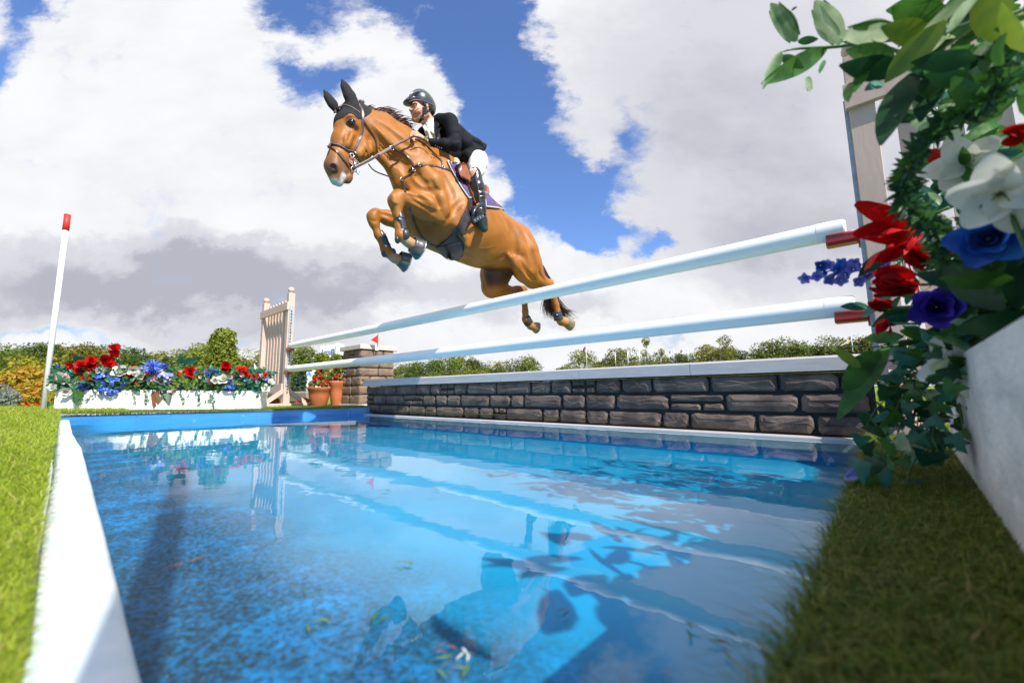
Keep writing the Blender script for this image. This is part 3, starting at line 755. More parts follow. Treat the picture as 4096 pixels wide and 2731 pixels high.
for a_ in (('A', [(640, 620), (700, 720), (800, 830), (900, 930)], .014, .03, .03), ('A', [(590, 690), (605, 780), (575, 860), (520, 920)], .010, .02), ('A', [(465, 590), (440, 660), (445, 730)], .006, .012, .01),
           ('A', [(410, 600), (370, 680), (340, 760)], .005, .02, .02), ('A', [(300, 840), (330, 920), (345, 1000)], .007, .016), ('A', [(330, 1050), (390, 1045), (420, 1000)], .008, .010, .008), ('A', [(380, 500), (420, 485), (460, 500)], .006, .010, .01), ('A', [(375, 555), (420, 575), (455, 555)], .006, .010, .01),
           ('A', [(690, 540), (800, 620), (930, 730), (1050, 800)], .008, .03, .03), ('A', [(900, 850), (960, 960), (980, 1060)], .012, .03, .03), ('A', [(1010, 1120), (1090, 1190), (1200, 1225), (1260, 1215)], .014, .022, .02), ('A', [(1080, 1060), (1120, 1120), (1180, 1160)], .009, .02, .02),
           ('A', [(1330, 1050), (1390, 1160), (1420, 1280), (1400, 1380)], .010, .03, .03), ('A', [(1270, 1260), (1300, 1340), (1340, 1420)], .011, .018), ('A', [(1440, 1250), (1400, 1330), (1330, 1400)], .012, .022, .02), ('A', [(1230, 1130), (1260, 1200), (1330, 1240)], .007, .02),
           ('B', [(500, 165), (590, 195), (690, 235)], .009, .014, .01), ('B', [(520, 270), (610, 320), (700, 370)], .009, .014, .01), ('B', [(560, 225), (680, 280), (760, 340)], .006, .016), ('B', [(700, 430), (770, 445), (860, 440)], .014, .02), ('B', [(870, 420), (900, 350), (960, 280), (1010, 240)], .012, .026, .02),
           ('B', [(375, 250), (400, 275), (440, 270)], .005, .008, .006), ('B', [(185, 400), (215, 415), (240, 405)], .005, .008, .006), ('B', [(395, 300), (400, 380), (405, 450)], .004, .007, .006), ('B', [(260, 340), (340, 365), (400, 400)], .006, .012),
           ('B', [(1420, 420), (1465, 520), (1475, 620), (1465, 700)], .010, .03, .03), ('B', [(1540, 480), (1600, 600), (1640, 740), (1650, 840)], .007, .028, .03), ('B', [(1530, 780), (1580, 870), (1640, 940)], .008, .02, .02), ('B', [(1690, 820), (1700, 890), (1745, 945)], .007, .014), ('B', [(1090, 780), (1200, 790), (1300, 770), (1390, 720)], .007, .02),
           ('B', [(1180, 900), (1200, 980), (1230, 1050)], .006, .02), ('B', [(1000, 700), (1100, 760), (1250, 760)], .006, .025, .025)): crease(*a_)
for a_ in (('A', [(360, 640), (350, 700), (330, 780), (350, 830)], .004, .005, .006), ('A', [(430, 640), (400, 720), (370, 780)], .006, .012, .014), ('A', [(560, 760), (590, 830), (560, 890)], .004, .006, .008), ('B', [(560, 200), (640, 250), (740, 300), (830, 310)], .0035, .005, .006), ('A', [(700, 720), (760, 800), (850, 880)], .003, .005, .006),
           ('B', [(1300, 640), (1200, 660), (1100, 640)], .003, .005, .006), ('B', [(1540, 860), (1590, 930), (1640, 960)], .004, .006, .008), ('A', [(950, 1235), (1000, 1245), (1060, 1265)], .006, .014, .014), ('B', [(820, 190), (850, 260), (860, 330)], .006, .03, .03), ('B', [(1425, 730), (1470, 790), (1500, 860)], .010, .016, .016)): crease(*a_, up=True)
HV, HFc = hs.mesh()
def seg_d(V, a, b):
    a = np.array(a); b = np.array(b); ba = b - a; t = np.clip(((V - a) @ ba) / (ba @ ba), 0, 1); return np.linalg.norm(V - a - t[:, None] * ba, axis=1)
col = np.tile(np.array([[.365, .138, .022]]), (len(HV), 1))
def patch(c1, w, colr):
    global col
    w = np.clip(w, 0, 1)[:, None]; col = col * (1 - w) + np.array(colr)[None] * w
def ss(d, r0, r1): t = np.clip((r1 - d) / (r1 - r0), 0, 1); return t * t * (3 - 2 * t)
nz = np.sin(HV[:, 0] * 37 + np.sin(HV[:, 2] * 23) * 2) * np.sin(HV[:, 1] * 31 + HV[:, 2] * 29) * .5 + .5
patch(0, .35 * nz, (.27, .088, .014))
patch(0, ss(seg_d(HV, hp('A', 250, 1000, .02), hp('A', 290, 1140, 0)), .05, .135) * .75, (.16, .085, .055))
patch(0, ss(seg_d(HV, hp('A', 200, 700, -.10), hp('A', 250, 560, -.10)), .022, .04) * .9, (.75, .70, .64))
patch(0, ss(seg_d(HV, hp('A', 200, 1150, 0), hp('A', 280, 1165, 0)), .02, .06) * .9, (.50, .55, .52))
patch(0, ss(seg_d(HV, hp('A', 340, 1060, .04), hp('A', 335, 1100, .04)), .01, .03) * .8, (.75, .75, .72))
patch(0, ss(seg_d(HV, hp('A', 410, 530, .09), hp('A', 430, 545, .09)), .025, .05) * .7, (.10, .05, .03))
patch(0, ss(seg_d(HV, hp('A', 236, 975, .075), hp('A', 248, 1015, .07)), .024, .036) * .97, (.010, .007, .007))
for (a, b_, l) in (((500, 590), (580, 640), lf), ((380, 735), (460, 770), rf), ((1880, 1290), (1930, 1320), nh), ((1600, 1330), (1650, 1360), fh)):
    patch(0, ss(seg_d(HV, hp('B', *a, l), hp('B', *b_, l)), .025, .06) * .7, (.50, .36, .22))
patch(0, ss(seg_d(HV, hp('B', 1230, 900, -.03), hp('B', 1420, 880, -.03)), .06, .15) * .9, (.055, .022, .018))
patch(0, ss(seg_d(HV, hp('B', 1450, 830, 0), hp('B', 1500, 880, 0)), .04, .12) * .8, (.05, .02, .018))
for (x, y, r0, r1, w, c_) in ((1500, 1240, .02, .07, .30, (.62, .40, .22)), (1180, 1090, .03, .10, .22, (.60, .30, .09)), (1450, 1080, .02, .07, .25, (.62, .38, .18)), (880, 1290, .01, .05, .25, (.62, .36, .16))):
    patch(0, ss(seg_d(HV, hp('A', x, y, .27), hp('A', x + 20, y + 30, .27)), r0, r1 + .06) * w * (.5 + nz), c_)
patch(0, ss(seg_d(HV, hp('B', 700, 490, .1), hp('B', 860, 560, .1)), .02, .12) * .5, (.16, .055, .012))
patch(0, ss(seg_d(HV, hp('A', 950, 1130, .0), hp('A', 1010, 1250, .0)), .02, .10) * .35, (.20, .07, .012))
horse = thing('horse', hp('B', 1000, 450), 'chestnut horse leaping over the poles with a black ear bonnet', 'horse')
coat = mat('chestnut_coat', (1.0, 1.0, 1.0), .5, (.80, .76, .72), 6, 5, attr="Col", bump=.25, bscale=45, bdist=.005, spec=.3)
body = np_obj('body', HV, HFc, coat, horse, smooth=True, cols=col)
body_bvh = BVHTree.FromPolygons([tuple(v) for v in HV], [tuple(f) for f in HFc])
def hit(c, x, y, l=0.0, off=0.0, near=0.5):
    """point of the horse's surface seen at that pixel; falls back on the plane l"""
    u, v = pxl(c, x, y); r = ray(u, v).normalized(); p, n, i, d = body_bvh.ray_cast(CAM, r)
    if p is None:
        q = hp(c, x, y, l); p2, n2, i2, d2 = body_bvh.find_nearest(q)
        if p2 is not None and d2 < .05: return q, n2
        return q, (CAM - q).normalized()
    if n.dot(r) > 0: n = -n
    return p + n * off, n
def strapline(c, pts, l=0.0, off=.006, n=None, free=False):
    n = n or len(pts) * 6; uv = smoothline([Vector((x, y, 0)) for (x, y) in [p[:2] for p in pts]], n); P = []; Nn = []
    for q in uv:
        if free: p = hp(c, q.x, q.y, l); nn = (CAM - p).normalized()
        else: p, nn = hit(c, q.x, q.y, l, off)
        P.append(p); Nn.append(nn)
    for _ in range(3):                                # relax depth jumps
        P = [P[0]] + [(P[i - 1] + P[i] * 2 + P[i + 1]) / 4 for i in range(1, n - 1)] + [P[-1]]
        Nn = [Nn[0]] + [(Nn[i - 1] + Nn[i] * 2 + Nn[i + 1]).normalized() for i in range(1, n - 1)] + [Nn[-1]]
    return P, Nn
leather = mat('dark_brown_leather', (.055, .028, .022), .35, (.085, .045, .035), 30, bump=.2, bscale=120, bdist=.001, coat=.2)
tan = mat('tan_leather', (.30, .085, .03), .4, (.24, .065, .025), 20, bump=.2, bscale=90, bdist=.001, coat=.15)
steel = mat('steel', (.7, .7, .7), .2, metal=1)
blackc = mat('black_knit', (.008, .008, .010), .9, (.016, .016, .018), 90, bump=.5, bscale=260, bdist=.001)
pale = mat('pale_stitching', (.22, .16, .14), .6)
def straps(name, lst, matl, parent, th=.006):
    b = MB()
    for (c, pts, wpx, l, fr) in lst:
        P, Nn = strapline(c, pts, l, th * .5 + .001, free=fr)
        w = wpx / CR[c][2] / F * (P[0] - CAM).dot(_f); b.strap(P, Nn, w, th)
    return b.build(name, matl, parent)
A_ = 'A'
br = straps('bridle', [
    (A_, [(500, 350), (530, 420), (535, 500), (530, 600), (505, 700), (460, 800), (435, 850)], 26, .08, False),
    (A_, [(185, 775), (215, 748), (280, 760), (360, 790), (440, 822)], 34, .06, False),
    (A_, [(440, 822), (480, 870), (500, 950)], 18, .06, False),
    (A_, [(185, 785), (235, 800), (300, 860), (350, 920), (395, 990)], 17, .05, False),
    (A_, [(540, 510), (610, 620), (660, 700), (682, 820)], 16, .08, False),
    (A_, [(248, 430), (280, 385), (340, 365), (420, 385), (500, 440)], 24, .05, False)], leather, horse, .007)
straps('stitching', [(A_, [(190, 775), (220, 752), (285, 764), (360, 794), (435, 822)], 9, .06, False), (A_, [(252, 425), (285, 382), (340, 364), (420, 384), (496, 438)], 7, .05, False)], pale, br, .012)
b = MB()
for (x, y, r) in ((445, 950, 40), (430, 1010, 26), (410, 870, 20), (490, 1045, 16)):
    c_ = hit(A_, x, y, .05, .012)[0]; R_ = hr(A_, r, x, y, .05); cc = []
    for k in range(17):
        an = 2 * math.pi * k / 16; cc.append(c_ + HF * (R_ * math.cos(an)) + Vector((0, 0, R_ * math.sin(an))) + HL * .004)
    b.tube(cc, .0035, 6, caps=False)
c1_, c2_ = hit(A_, 425, 900, .05, .015)[0], hit(A_, 470, 1040, .05, .012)[0]
b.tube([c1_, (c1_ + c2_) / 2 + HL * .01, c2_], .004, 6)
b.build('bit', steel, br)
b = MB(); c_ = hit(A_, 425, 930, .05, .008)[0]; b.tube([c_, c_ + HL * .006], hr(A_, 42, 425, 930, .05), 20); b.build('bit_guard', mat('brown_bit_guard', (.24, .11, .075), .5), br)
straps('rein', [(A_, [(460, 985), (560, 935), (660, 880), (830, 780), (950, 715), (1050, 670)], 26, .17, True)], leather, br, .006)
straps('rein_grip', [(A_, [(700, 858), (760, 822), (820, 788)], 16, .178, True), (A_, [(850, 770), (920, 730), (1000, 692)], 8, .178, True)], pale, br, .004)
straps('rein', [(A_, [(1050, 672), (1120, 690), (1180, 725), (1215, 775)], 18, .19, True)], leather, br, .006)
straps('rein', [(A_, [(975, 600), (1000, 590), (1015, 625), (1060, 668)], 20, .02, True)], leather, br, .006)
bp = straps('breastplate', [
    (A_, [(830, 790), (950, 850), (1035, 940), (1062, 1015)], 20, .1, False),
    (A_, [(1005, 1020), (1060, 980), (1110, 968), (1230, 970), (1340, 990), (1480, 1040)], 24, .1, False),
    (A_, [(930, 1105), (1000, 1070), (1060, 1015)], 20, .1, False),
    (A_, [(1340, 985), (1335, 930), (1300, 895), (1230, 850)], 18, .1, False),
    (A_, [(940, 1105), (950, 1170), (962, 1235)], 22, .0, False),
    ('B', [(532, 290), (560, 380), (610, 500), (680, 590), (770, 640), (840, 618)], 26, .0, False)], leather, horse, .007)
straps('martingale', [(A_, [(590, 950), (650, 1020), (760, 1065), (860, 1095), (930, 1108)], 14, .02, True), (A_, [(660, 840), (640, 870), (690, 880), (720, 890)], 12, .0, True)], leather, bp, .005)
b = MB()
for (x, y, r) in ((832, 785, 22), (1060, 1018, 14), (935, 1108, 15), (1118, 968, 14), (1345, 990, 13), (1475, 1035, 12)):
    c_ = hit(A_, x, y, .1, .010)[0]; R_ = hr(A_, r, x, y, .1)
    b = MB(); b.tube([c_ + HF * (R_ * math.cos(k * math.pi / 6)) + Vector((0, 0, R_ * math.sin(k * math.pi / 6))) for k in range(13)], .003, 6, caps=False); b.build('ring', steel, bp)
# bonnet: shell pulled off the body mesh where it covers poll, forehead and ears
def shell(name, wfun, off, matl, parent):
    """copy of part of the body surface pushed out along its normals; wfun(V) > 0 keeps"""
    w = wfun(HV); keep = (w[HFc] > 0).all(1); Fk = HFc[keep]
    if not len(Fk): return None
    me = body.data; nv = np.zeros(len(HV) * 3, np.float32); me.vertices.foreach_get('normal', nv); nv = nv.reshape(-1, 3)
    used = np.unique(Fk); mp = np.full(len(HV), -1); mp[used] = np.arange(len(used)); Fk = mp[Fk]
    edge = np.clip(w[used] / .02, 0, 1) ** .5
    V2 = HV[used] + nv[used] * (off * (.25 + .75 * edge))[:, None]
    return np_obj(name, V2, Fk, matl, parent, smooth=True)
def near(c, pts, l):
    P = [np.array(hp(c, x, y, l)) for (x, y) in pts]
    def g(V):
        d = np.full(len(V), 9.0)
        for i in range(len(P) - 1): d = np.minimum(d, seg_d(V, P[i], P[i + 1]))
        return d
    return g
def bon(V):
    e = .075 - near(A_, [(445, 350), (320, 100)], .05)(V); e2 = .07 - near(A_, [(260, 400), (150, 215)], -.05)(V)
    f_ = .155 - near(A_, [(400, 400), (330, 400)], -.02)(V); s_ = .075 - near(A_, [(260, 470), (205, 560)], -.08)(V)
    return np.maximum(np.maximum(e, e2), np.maximum(f_, s_))
shell('ear_bonnet', bon, .006, blackc, horse)
# eye
eb = mat('horse_eye', (.012, .008, .008), .05, coat=1.0)
b = MB(); p_, n_ = hit(A_, 415, 528, .09, -.008); b.sphere(p_, .021, 16, sc=(1, .85, .8)); b.build('eye', eb, horse)
b = MB(); pp, nn = strapline(A_, [(375, 540), (395, 556), (420, 560), (445, 545)], .09, .004); b.strap(pp, nn, .004, .006)
pp, nn = strapline(A_, [(375, 530), (400, 502), (430, 500), (455, 525)], .09, .006); b.strap(pp, nn, .010, .010)
b.build('eyelid', mat('eyelid_skin', (.09, .04, .025), .5), horse)
# girth with belly guard
def patch4(name, c, left, right, l, off, th, matl, parent, nu=10, nv=24, edgem=None):
    Lp = smoothline([Vector((*p, 0)) for p in left], nv); Rp = smoothline([Vector((*p, 0)) for p in right], nv); G = []; Gn = []
    for i in range(nv):
        row = []; rn = []
        for j in range(nu):
            q = Lp[i].lerp(Rp[i], j / (nu - 1)); p, n = hit(c, q.x, q.y, l, off); row.append(p); rn.append(n)
        G.append(row); Gn.append(rn)
    for _ in range(2):
        G2 = [r[:] for r in G]
        for i in range(nv):
            for j in range(nu):
                nb = [G[a][b_] for (a, b_) in ((i - 1, j), (i + 1, j), (i, j - 1), (i, j + 1)) if 0 <= a < nv and 0 <= b_ < nu]
                dd = (sum(nb, Vector()) / len(nb) - G[i][j]); G2[i][j] = G[i][j] + Gn[i][j] * max(-.01, min(.01, dd.dot(Gn[i][j]) * .5)) 
        G = G2
    b = MB(); vs = [p for r in G for p in r] + [G[i][j] - Gn[i][j] * th for i in range(nv) for j in range(nu)]; o = nv * nu
    f = []; mi = []
    for i in range(nv - 1):
        for j in range(nu - 1):
            a = i * nu + j; f.append((a, a + 1, a + nu + 1, a + nu)); f.append((o + a, o + a + nu, o + a + nu + 1, o + a + 1))
    b.add(vs, f, 0, True)
    bd_ = [(0, j) for j in range(nu)] + [(i, nu - 1) for i in range(1, nv)] + [(nv - 1, j) for j in range(nu - 2, -1, -1)] + [(i, 0) for i in range(nv - 2, 0, -1)]
    ids = [i * nu + j for (i, j) in bd_]; m_ = len(ids); bb = []
    for k in range(m_): bb.append((ids[k], ids[(k + 1) % m_], o + ids[(k + 1) % m_], o + ids[k]))
    oo = len(b.v) - len(vs)
    for q in bb: b.f.append(tuple(x + oo for x in q)); b.m.append(0); b.sm.append(False)
    ob = b.build(name, matl, parent)
    if edgem:
        e = MB(); pts = [G[i][j] + Gn[i][j] * .002 for (i, j) in bd_]; nn_ = [Gn[i][j] for (i, j) in bd_]
        e.strap(pts + pts[:1], nn_ + nn_[:1], .009, .006); e.build('binding', edgem, ob)
    return ob
girthm = mat('dark_girth_leather', (.030, .020, .022), .38, (.045, .030, .032), 15, bump=.3, bscale=60, bdist=.002, coat=.2)
patch4('girth', 'B', [(1058, 200), (1040, 290), (1000, 370), (950, 470), (890, 555), (820, 605), (772, 645)], [(1085, 200), (1085, 300), (1075, 400), (1040, 490), (1005, 570), (1015, 680), (880, 745)], .3, .012, .012, girthm, horse, 12, 30)
patch4('girth_guard', 'B', [(772, 640), (800, 680), (850, 725), (900, 750)], [(990, 590), (1012, 640), (1012, 700), (975, 750)], .1, .016, .012, girthm, horse, 14, 14)
padm = mat('purple_quilted_pad', (.055, .04, .12), .8, (.09, .065, .17), 40, bump=.8, bscale=34, bdist=.006)
padw = mat('pad_white_binding', (.45, .48, .48), .7)
patch4('saddle_pad', A_, [(1385, 930), (1420, 1010), (1470, 1100), (1530, 1200), (1600, 1300)], [(1520, 950), (1570, 1030), (1620, 1120), (1650, 1200), (1655, 1290)], .25, .012, .010, padm, horse, 8, 20, padw)
patch4('saddle_pad', 'B', [(1195, 150), (1200, 200), (1205, 245), (1210, 290)], [(1235, 160), (1280, 215), (1340, 262), (1392, 308)], .15, .016, .012, padm, horse, 8, 10, padw)
# ------------------------------------------------------------------ hooves and leg boots
hoofm = mat('dark_hoof', (.035, .04, .042), .35, (.09, .085, .075), 10, bump=.3, bscale=30, bdist=.003, stretch=(1, 1, 4), coat=.2)
hoofl = mat('pale_hoof', (.30, .25, .16), .45, (.16, .13, .09), 14, bump=.3, bscale=30, bdist=.003)
def hoof(c, p0, p1, r0, r1, l, matl, tilt=0.0):
    """frustum from the coronet p0 to the sole centre p1 with a rim and shoe"""
    a, b_ = hp(c, *p0, l), hp(c, *p1, l); ax = (b_ - a).normalized(); R0 = hr(c, r0, *p0, l); R1 = hr(c, r1, *p1, l)
    x = HL.copy(); x = (x - ax * x.dot(ax)).normalized(); y = ax.cross(x); m_ = MB(); n = 22; vs = []
    prof = [(R0 * .86, -.004), (R0, .0), (R0 * 1.02, .012), ((R0 + R1) / 2 * 1.0, (b_ - a).length * .55), (R1, (b_ - a).length - .006), (R1 * .99, (b_ - a).length), (R1 * .86, (b_ - a).length + .001), (R1 * .82, (b_ - a).length - .012), (R1 * .2, (b_ - a).length - .008)]
    for (r, z) in prof:
        for k in range(n):
            an = 2 * math.pi * k / n; e = 1.0 + .16 * math.cos(an) * (z / max(.01, (b_ - a).length)); vs.append(a + ax * z + x * (r * .92 * math.sin(an)) + y * (r * e * math.cos(an)))
    f = [(i * n + k, i * n + (k + 1) % n, (i + 1) * n + (k + 1) % n, (i + 1) * n + k) for i in range(len(prof) - 1) for k in range(n)] + [tuple((len(prof) - 1) * n + k for k in range(n))]
    m_.add(vs, f, 0, True); h = m_.build('hoof', matl, horse)
    s_ = MB(); pts = []
    for k in range(17):
        an = 2 * math.pi * (k / 16 * .78 + .11) + math.pi
        pts.append(b_ + x * (R1 * .84 * math.sin(an)) + y * (R1 * 1.0 * math.cos(an)) + ax * .003)
    s_.tube(pts, .0075, 6, flat=.6); s_.build('shoe', steel, h)
hoof('B', (560, 622), (630, 662), 78, 98, lf, hoofm)
hoof('B', (445, 748), (508, 776), 72, 90, rf, hoofm)
hoof('B', (1915, 1312), (1975, 1330), 40, 58, nh, hoofl)
hoof('B', (1625, 1350), (1672, 1362), 36, 52, fh, hoofl)
bootm = mat('black_leg_boot', (.022, .024, .027), .42, (.035, .037, .04), 20, bump=.2, bscale=60, bdist=.001, coat=.2)
bootw = mat('boot_pale_inset', (.55, .58, .60), .5)
navyb = mat('boot_strap_navy', (.015, .025, .05), .5)
def legboot(c, pts, rads, l, strapsy, cap=None, lining=True):
    P = [hp(c, x, y, l) for (x, y) in pts]; R = [hr(c, r, pts[0][0], pts[0][1], l) for r in rads]
    b = MB(); b.tube(smoothline(P, 14), list(np.interp(np.linspace(0, 1, 14), np.linspace(0, 1, len(R)), R)), 20); o = b.build('leg_boot', bootm, horse)
    for (t, w) in strapsy:
        q = smoothline(P, 40); i = int(t * 39); i2 = min(39, i + max(1, int(w * 39))); rr = float(np.interp(t, np.linspace(0, 1, len(R)), R))
        s_ = MB(); s_.tube([q[i], q[i2]], rr + .003, 20); s_.build('strap', navyb, o)
        s_ = MB(); d_ = (CAM - q[i]).normalized(); s_.box(q[i].lerp(q[i2], .5) + d_ * (rr + .003), (.022, .006, .010), HF, d_, HF.cross(d_).normalized()); s_.build('clip', bootw, o)
    if cap:
        s_ = MB(); s_.sphere(hp(c, cap[0], cap[1], l + .012), hr(c, cap[2], cap[0], cap[1], l), 16, sc=(.9, .9, 1.15)); s_.build('fetlock_cap', bootm, o)
    return o
legboot('B', [(440, 335), (452, 400), (468, 480), (485, 540)], [34, 46, 44, 46], lf + .008, [(.28, .1), (.68, .1)], (492, 535, 50))
legboot('B', [(270, 500), (292, 560), (325, 640), (350, 680)], [22, 40, 38, 36], rf + .004, [(.22, .11), (.60, .11)], (385, 690, 30))
legboot('B', [(1850, 1222), (1862, 1262), (1872, 1295)], [40, 42, 44], nh, [(.3, .15)])
legboot('B', [(1574, 1268), (1585, 1300), (1605, 1330)], [38, 42, 42], fh, [(.3, .15)])
b = MB(); b.sphere(hp('B', 425, 580, lf), .028, 12, sc=(.7, 1, 1)); b.build('fetlock_boot', bootm, horse)
b = MB(); b.sphere(hp('B', 310, 700, rf), .034, 12, sc=(.8, 1, 1)); b.build('fetlock_boot', bootm, horse)
# ------------------------------------------------------------------ hair
hairm = mat('dark_brown_hair', (.045, .018, .012), .55, (.09, .035, .02), 30)
def hair(name, strands, rad, parent, matl, nseg=8):
    V = []; Fq = []; o = 0
    for pts in strands:
        P = smoothline(pts, nseg)
        for i, p in enumerate(P):
            t = (P[min(i + 1, nseg - 1)] - P[max(i - 1, 0)]).normalized(); s_ = t.cross((CAM - p).normalized()).normalized(); u_ = t.cross(s_)
            r = rad * (1 - .85 * (i / (nseg - 1)) ** 2)
            for a in range(3): an = a * 2.094; V.append(p + s_ * (r * math.cos(an)) + u_ * (r * math.sin(an)))
        for i in range(nseg - 1):
            for a in range(3): Fq.append((o + i * 3 + a, o + i * 3 + (a + 1) % 3, o + i * 3 + 3 + (a + 1) % 3, o + i * 3 + 3 + a))
        o += nseg * 3
    return np_obj(name, np.array([tuple(v) for v in V]), np.array(Fq), matl, parent, smooth=True)
st = []
crest = smoothline([Vector(q) for q in ((500, 375, 0), (560, 392, 0), (680, 425, 0), (800, 490, 0), (900, 555, 0), (980, 625, 0), (1080, 730, 0), (1200, 830, 0))], 60)
for k in range(900):
    t = rnd.random(); q = crest[int(t * 59)]; l = rnd.uniform(-.02, .015); L_ = rnd.uniform(40, 165) * (1.15 if .25 < t < .62 else .55)
    x, y = q.x + rnd.uniform(-6, 6), q.y + rnd.uniform(0, 14)
    ang = rnd.uniform(-.45, .5) if t > .12 else rnd.uniform(-1.9, -1.3)
    dx, dy = math.cos(ang) * L_, math.sin(ang) * L_
    st.append([hp(A_, x, y, l), hp(A_, x + dx * .35, y + dy * .35 - 14 + (0 if t > .12 else -4), l), hp(A_, x + dx * .7, y + dy * .7 - 12, l - .01), hp(A_, x + dx, y + dy + rnd.uniform(-8, 14), l - .02)])
hair('mane', st, .0040, horse, hairm)
st = []
for k in range(650):
    a = rnd.gauss(0, 1); l = .02 + rnd.uniform(-.04, .05); t = rnd.random()
    x0, y0 = 1725 + rnd.uniform(-6, 10), 820 + rnd.uniform(-10, 30)
    st.append([hp('B', x0, y0, l), hp('B', 1768 + 14 * a, 960 + rnd.uniform(-20, 20), l), hp('B', 1795 + 22 * a + 10 * t, 1090, l), hp('B', 1820 + 40 * a + 20 * t, 1190, l - .02), hp('B', 1860 + 55 * a + 50 * t, 1250 + rnd.uniform(-30, 50), l - .04)])
hair('tail', st, .0048, horse, hairm, 10)

# ------------------------------------------------------------------ saddle and rider
saddle = horse
C_ = 'C'
patch4('saddle_flap', C_, [(676, 812), (690, 900), (720, 960), (760, 1040), (790, 1120), (820, 1210)], [(760, 800), (800, 900), (830, 980), (850, 1060), (860, 1140), (862, 1215)], .3, .034, .02, tan, horse, 8, 22)
patch4('stirrup_leather', C_, [(795, 1050), (812, 1120), (832, 1200), (850, 1240)], [(822, 1050), (838, 1120), (856, 1200), (872, 1240)], .33, .045, .006, mat('red_brown_leather', (.26, .05, .025), .4), horse, 4, 12)
b = MB()
pp = [hp(C_, 690, 850, -.02), hp(C_, 720, 812, .0), hp(C_, 760, 812, .02)]
b.tube(smoothline([hp(C_, 705, 905, .12), hp(C_, 690, 845, .05), hp(C_, 712, 815, .0), hp(C_, 740, 850, -.08)], 12), .022, 12)
b.tube(smoothline([hp(C_, 790, 1000, .17), hp(C_, 745, 860, .16), hp(C_, 728, 812, .08)], 10), [.016] * 10, 10); b.build('pommel', tan, horse)
b = MB(); b.tube(smoothline([hp(C_, 935, 1150, .12), hp(C_, 965, 1100, .10), hp(C_, 958, 1050, .02), hp(C_, 935, 1040, -.05)], 12), .022, 10); b.build('cantle', tan, horse)
sfl = SDF(*[tuple(hp(C_, 640, 820, 0)[i] + s_ * .16 for i in range(3)) for s_ in (-1, 1)], .006)
hchain(sfl, C_, [(610, 800, 30, .0), (645, 800, 44, .02), (665, 850, 34, .06)], k=.02)
v_, f_ = sfl.mesh(); v_ = v_ + rng.normal(0, .0018, v_.shape); np_obj('sheepskin', v_, f_, mat('sheepskin', (.62, .54, .34), .95, (.5, .43, .26), 50, bump=1, bscale=120, bdist=.004), horse, smooth=True)
lo = [min(hp(C_, x, y, l)[i] for (x, y) in ((100, 50), (1020, 1520), (1020, 50), (100, 1520)) for l in (-.3, .45)) for i in range(3)]
hi = [max(hp(C_, x, y, l)[i] for (x, y) in ((100, 50), (1020, 1520), (1020, 50), (100, 1520)) for l in (-.3, .45)) for i in range(3)]
person = thing('person', hp(C_, 800, 760), 'rider in black jacket, white breeches and grey helmet crouched over the saddle', 'person')
bs_ = SDF(lo, hi, .005)
LL = .31
hchain(bs_, C_, [(322, 225, 92, 0)], k=.02, q=1.12)
hchain(bs_, C_, [(275, 225, 66, 0), (268, 300, 55, 0), (278, 352, 40, 0)], k=.03, q=1.0)
hchain(bs_, C_, [(330, 300, 50, .02), (300, 360, 38, .02), (252, 372, 27, 0)], k=.02, q=1.0)
hchain(bs_, C_, [(330, 300, 50, -.02), (300, 360, 38, -.02)], k=.02)
hchain(bs_, C_, [(232, 226, 12, .0), (206, 268, 10, .0), (203, 278, 13, .0)], k=.012)
hchain(bs_, C_, [(218, 284, 7, .010)], k=.008)
hchain(bs_, C_, [(235, 212, 14, .035), (262, 206, 12, .055)], k=.015)
hchain(bs_, C_, [(262, 290, 24, .042), (285, 285, 22, .055)], k=.03)
hchain(bs_, C_, [(224, 316, 7, .0), (236, 320, 6, .020)], k=.006)
hchain(bs_, C_, [(228, 334, 9, .0), (240, 334, 7, .018)], k=.008)
hchain(bs_, C_, [(234, 366, 17, .0)], k=.02)
bs_.cone(tuple(hp(C_, 246, 238, .047)), tuple(hp(C_, 254, 238, .052)), .012, .010, k=.012, sub=True)
hchain(bs_, C_, [(368, 228, 17, .072), (372, 262, 15, .074), (362, 285, 9, .072)], k=.006, q=1.6)
bs_.cone(tuple(hp(C_, 366, 245, .088)), tuple(hp(C_, 366, 255, .088)), .008, .006, k=.004, sub=True)
hchain(bs_, C_, [(345, 330, 56, 0), (385, 400, 56, 0), (430, 490, 45, 0)], k=.03)
hchain(bs_, C_, [(470, 530, 50, 0), (620, 600, 75, 0), (780, 700, 80, 0), (860, 770, 90, 0)], k=.05)
for sg in (1, -1):
    hchain(bs_, C_, [(540, 450, 30, .06 * sg), (600, 410, 36, .15 * sg), (643, 615, 32, .21 * sg)], k=.03) if sg > 0 else hchain(bs_, C_, [(460, 440, 50, -.12), (380, 520, 45, -.2), (330, 600, 38, -.24)], k=.03)
hchain(bs_, C_, [(643, 618, 42, .22), (470, 612, 30, .17), (385, 598, 22, .14)], k=.02)
hchain(bs_, C_, [(330, 600, 36, -.24), (270, 580, 28, -.16), (215, 540, 22, -.08)], k=.02)
hchain(bs_, C_, [(860, 770, 85, .08), (850, 880, 58, .24), (845, 930, 50, .29), (868, 1050, 44, LL), (890, 1200, 34, LL), (905, 1260, 34, LL)], k=.04)
hchain(bs_, C_, [(860, 770, 85, -.08), (830, 900, 60, -.28), (880, 1180, 38, -.30), (900, 1260, 34, -.30)], k=.04)
hchain(bs_, C_, [(925, 1400, 30, LL), (850, 1300, 34, LL)], k=.03)
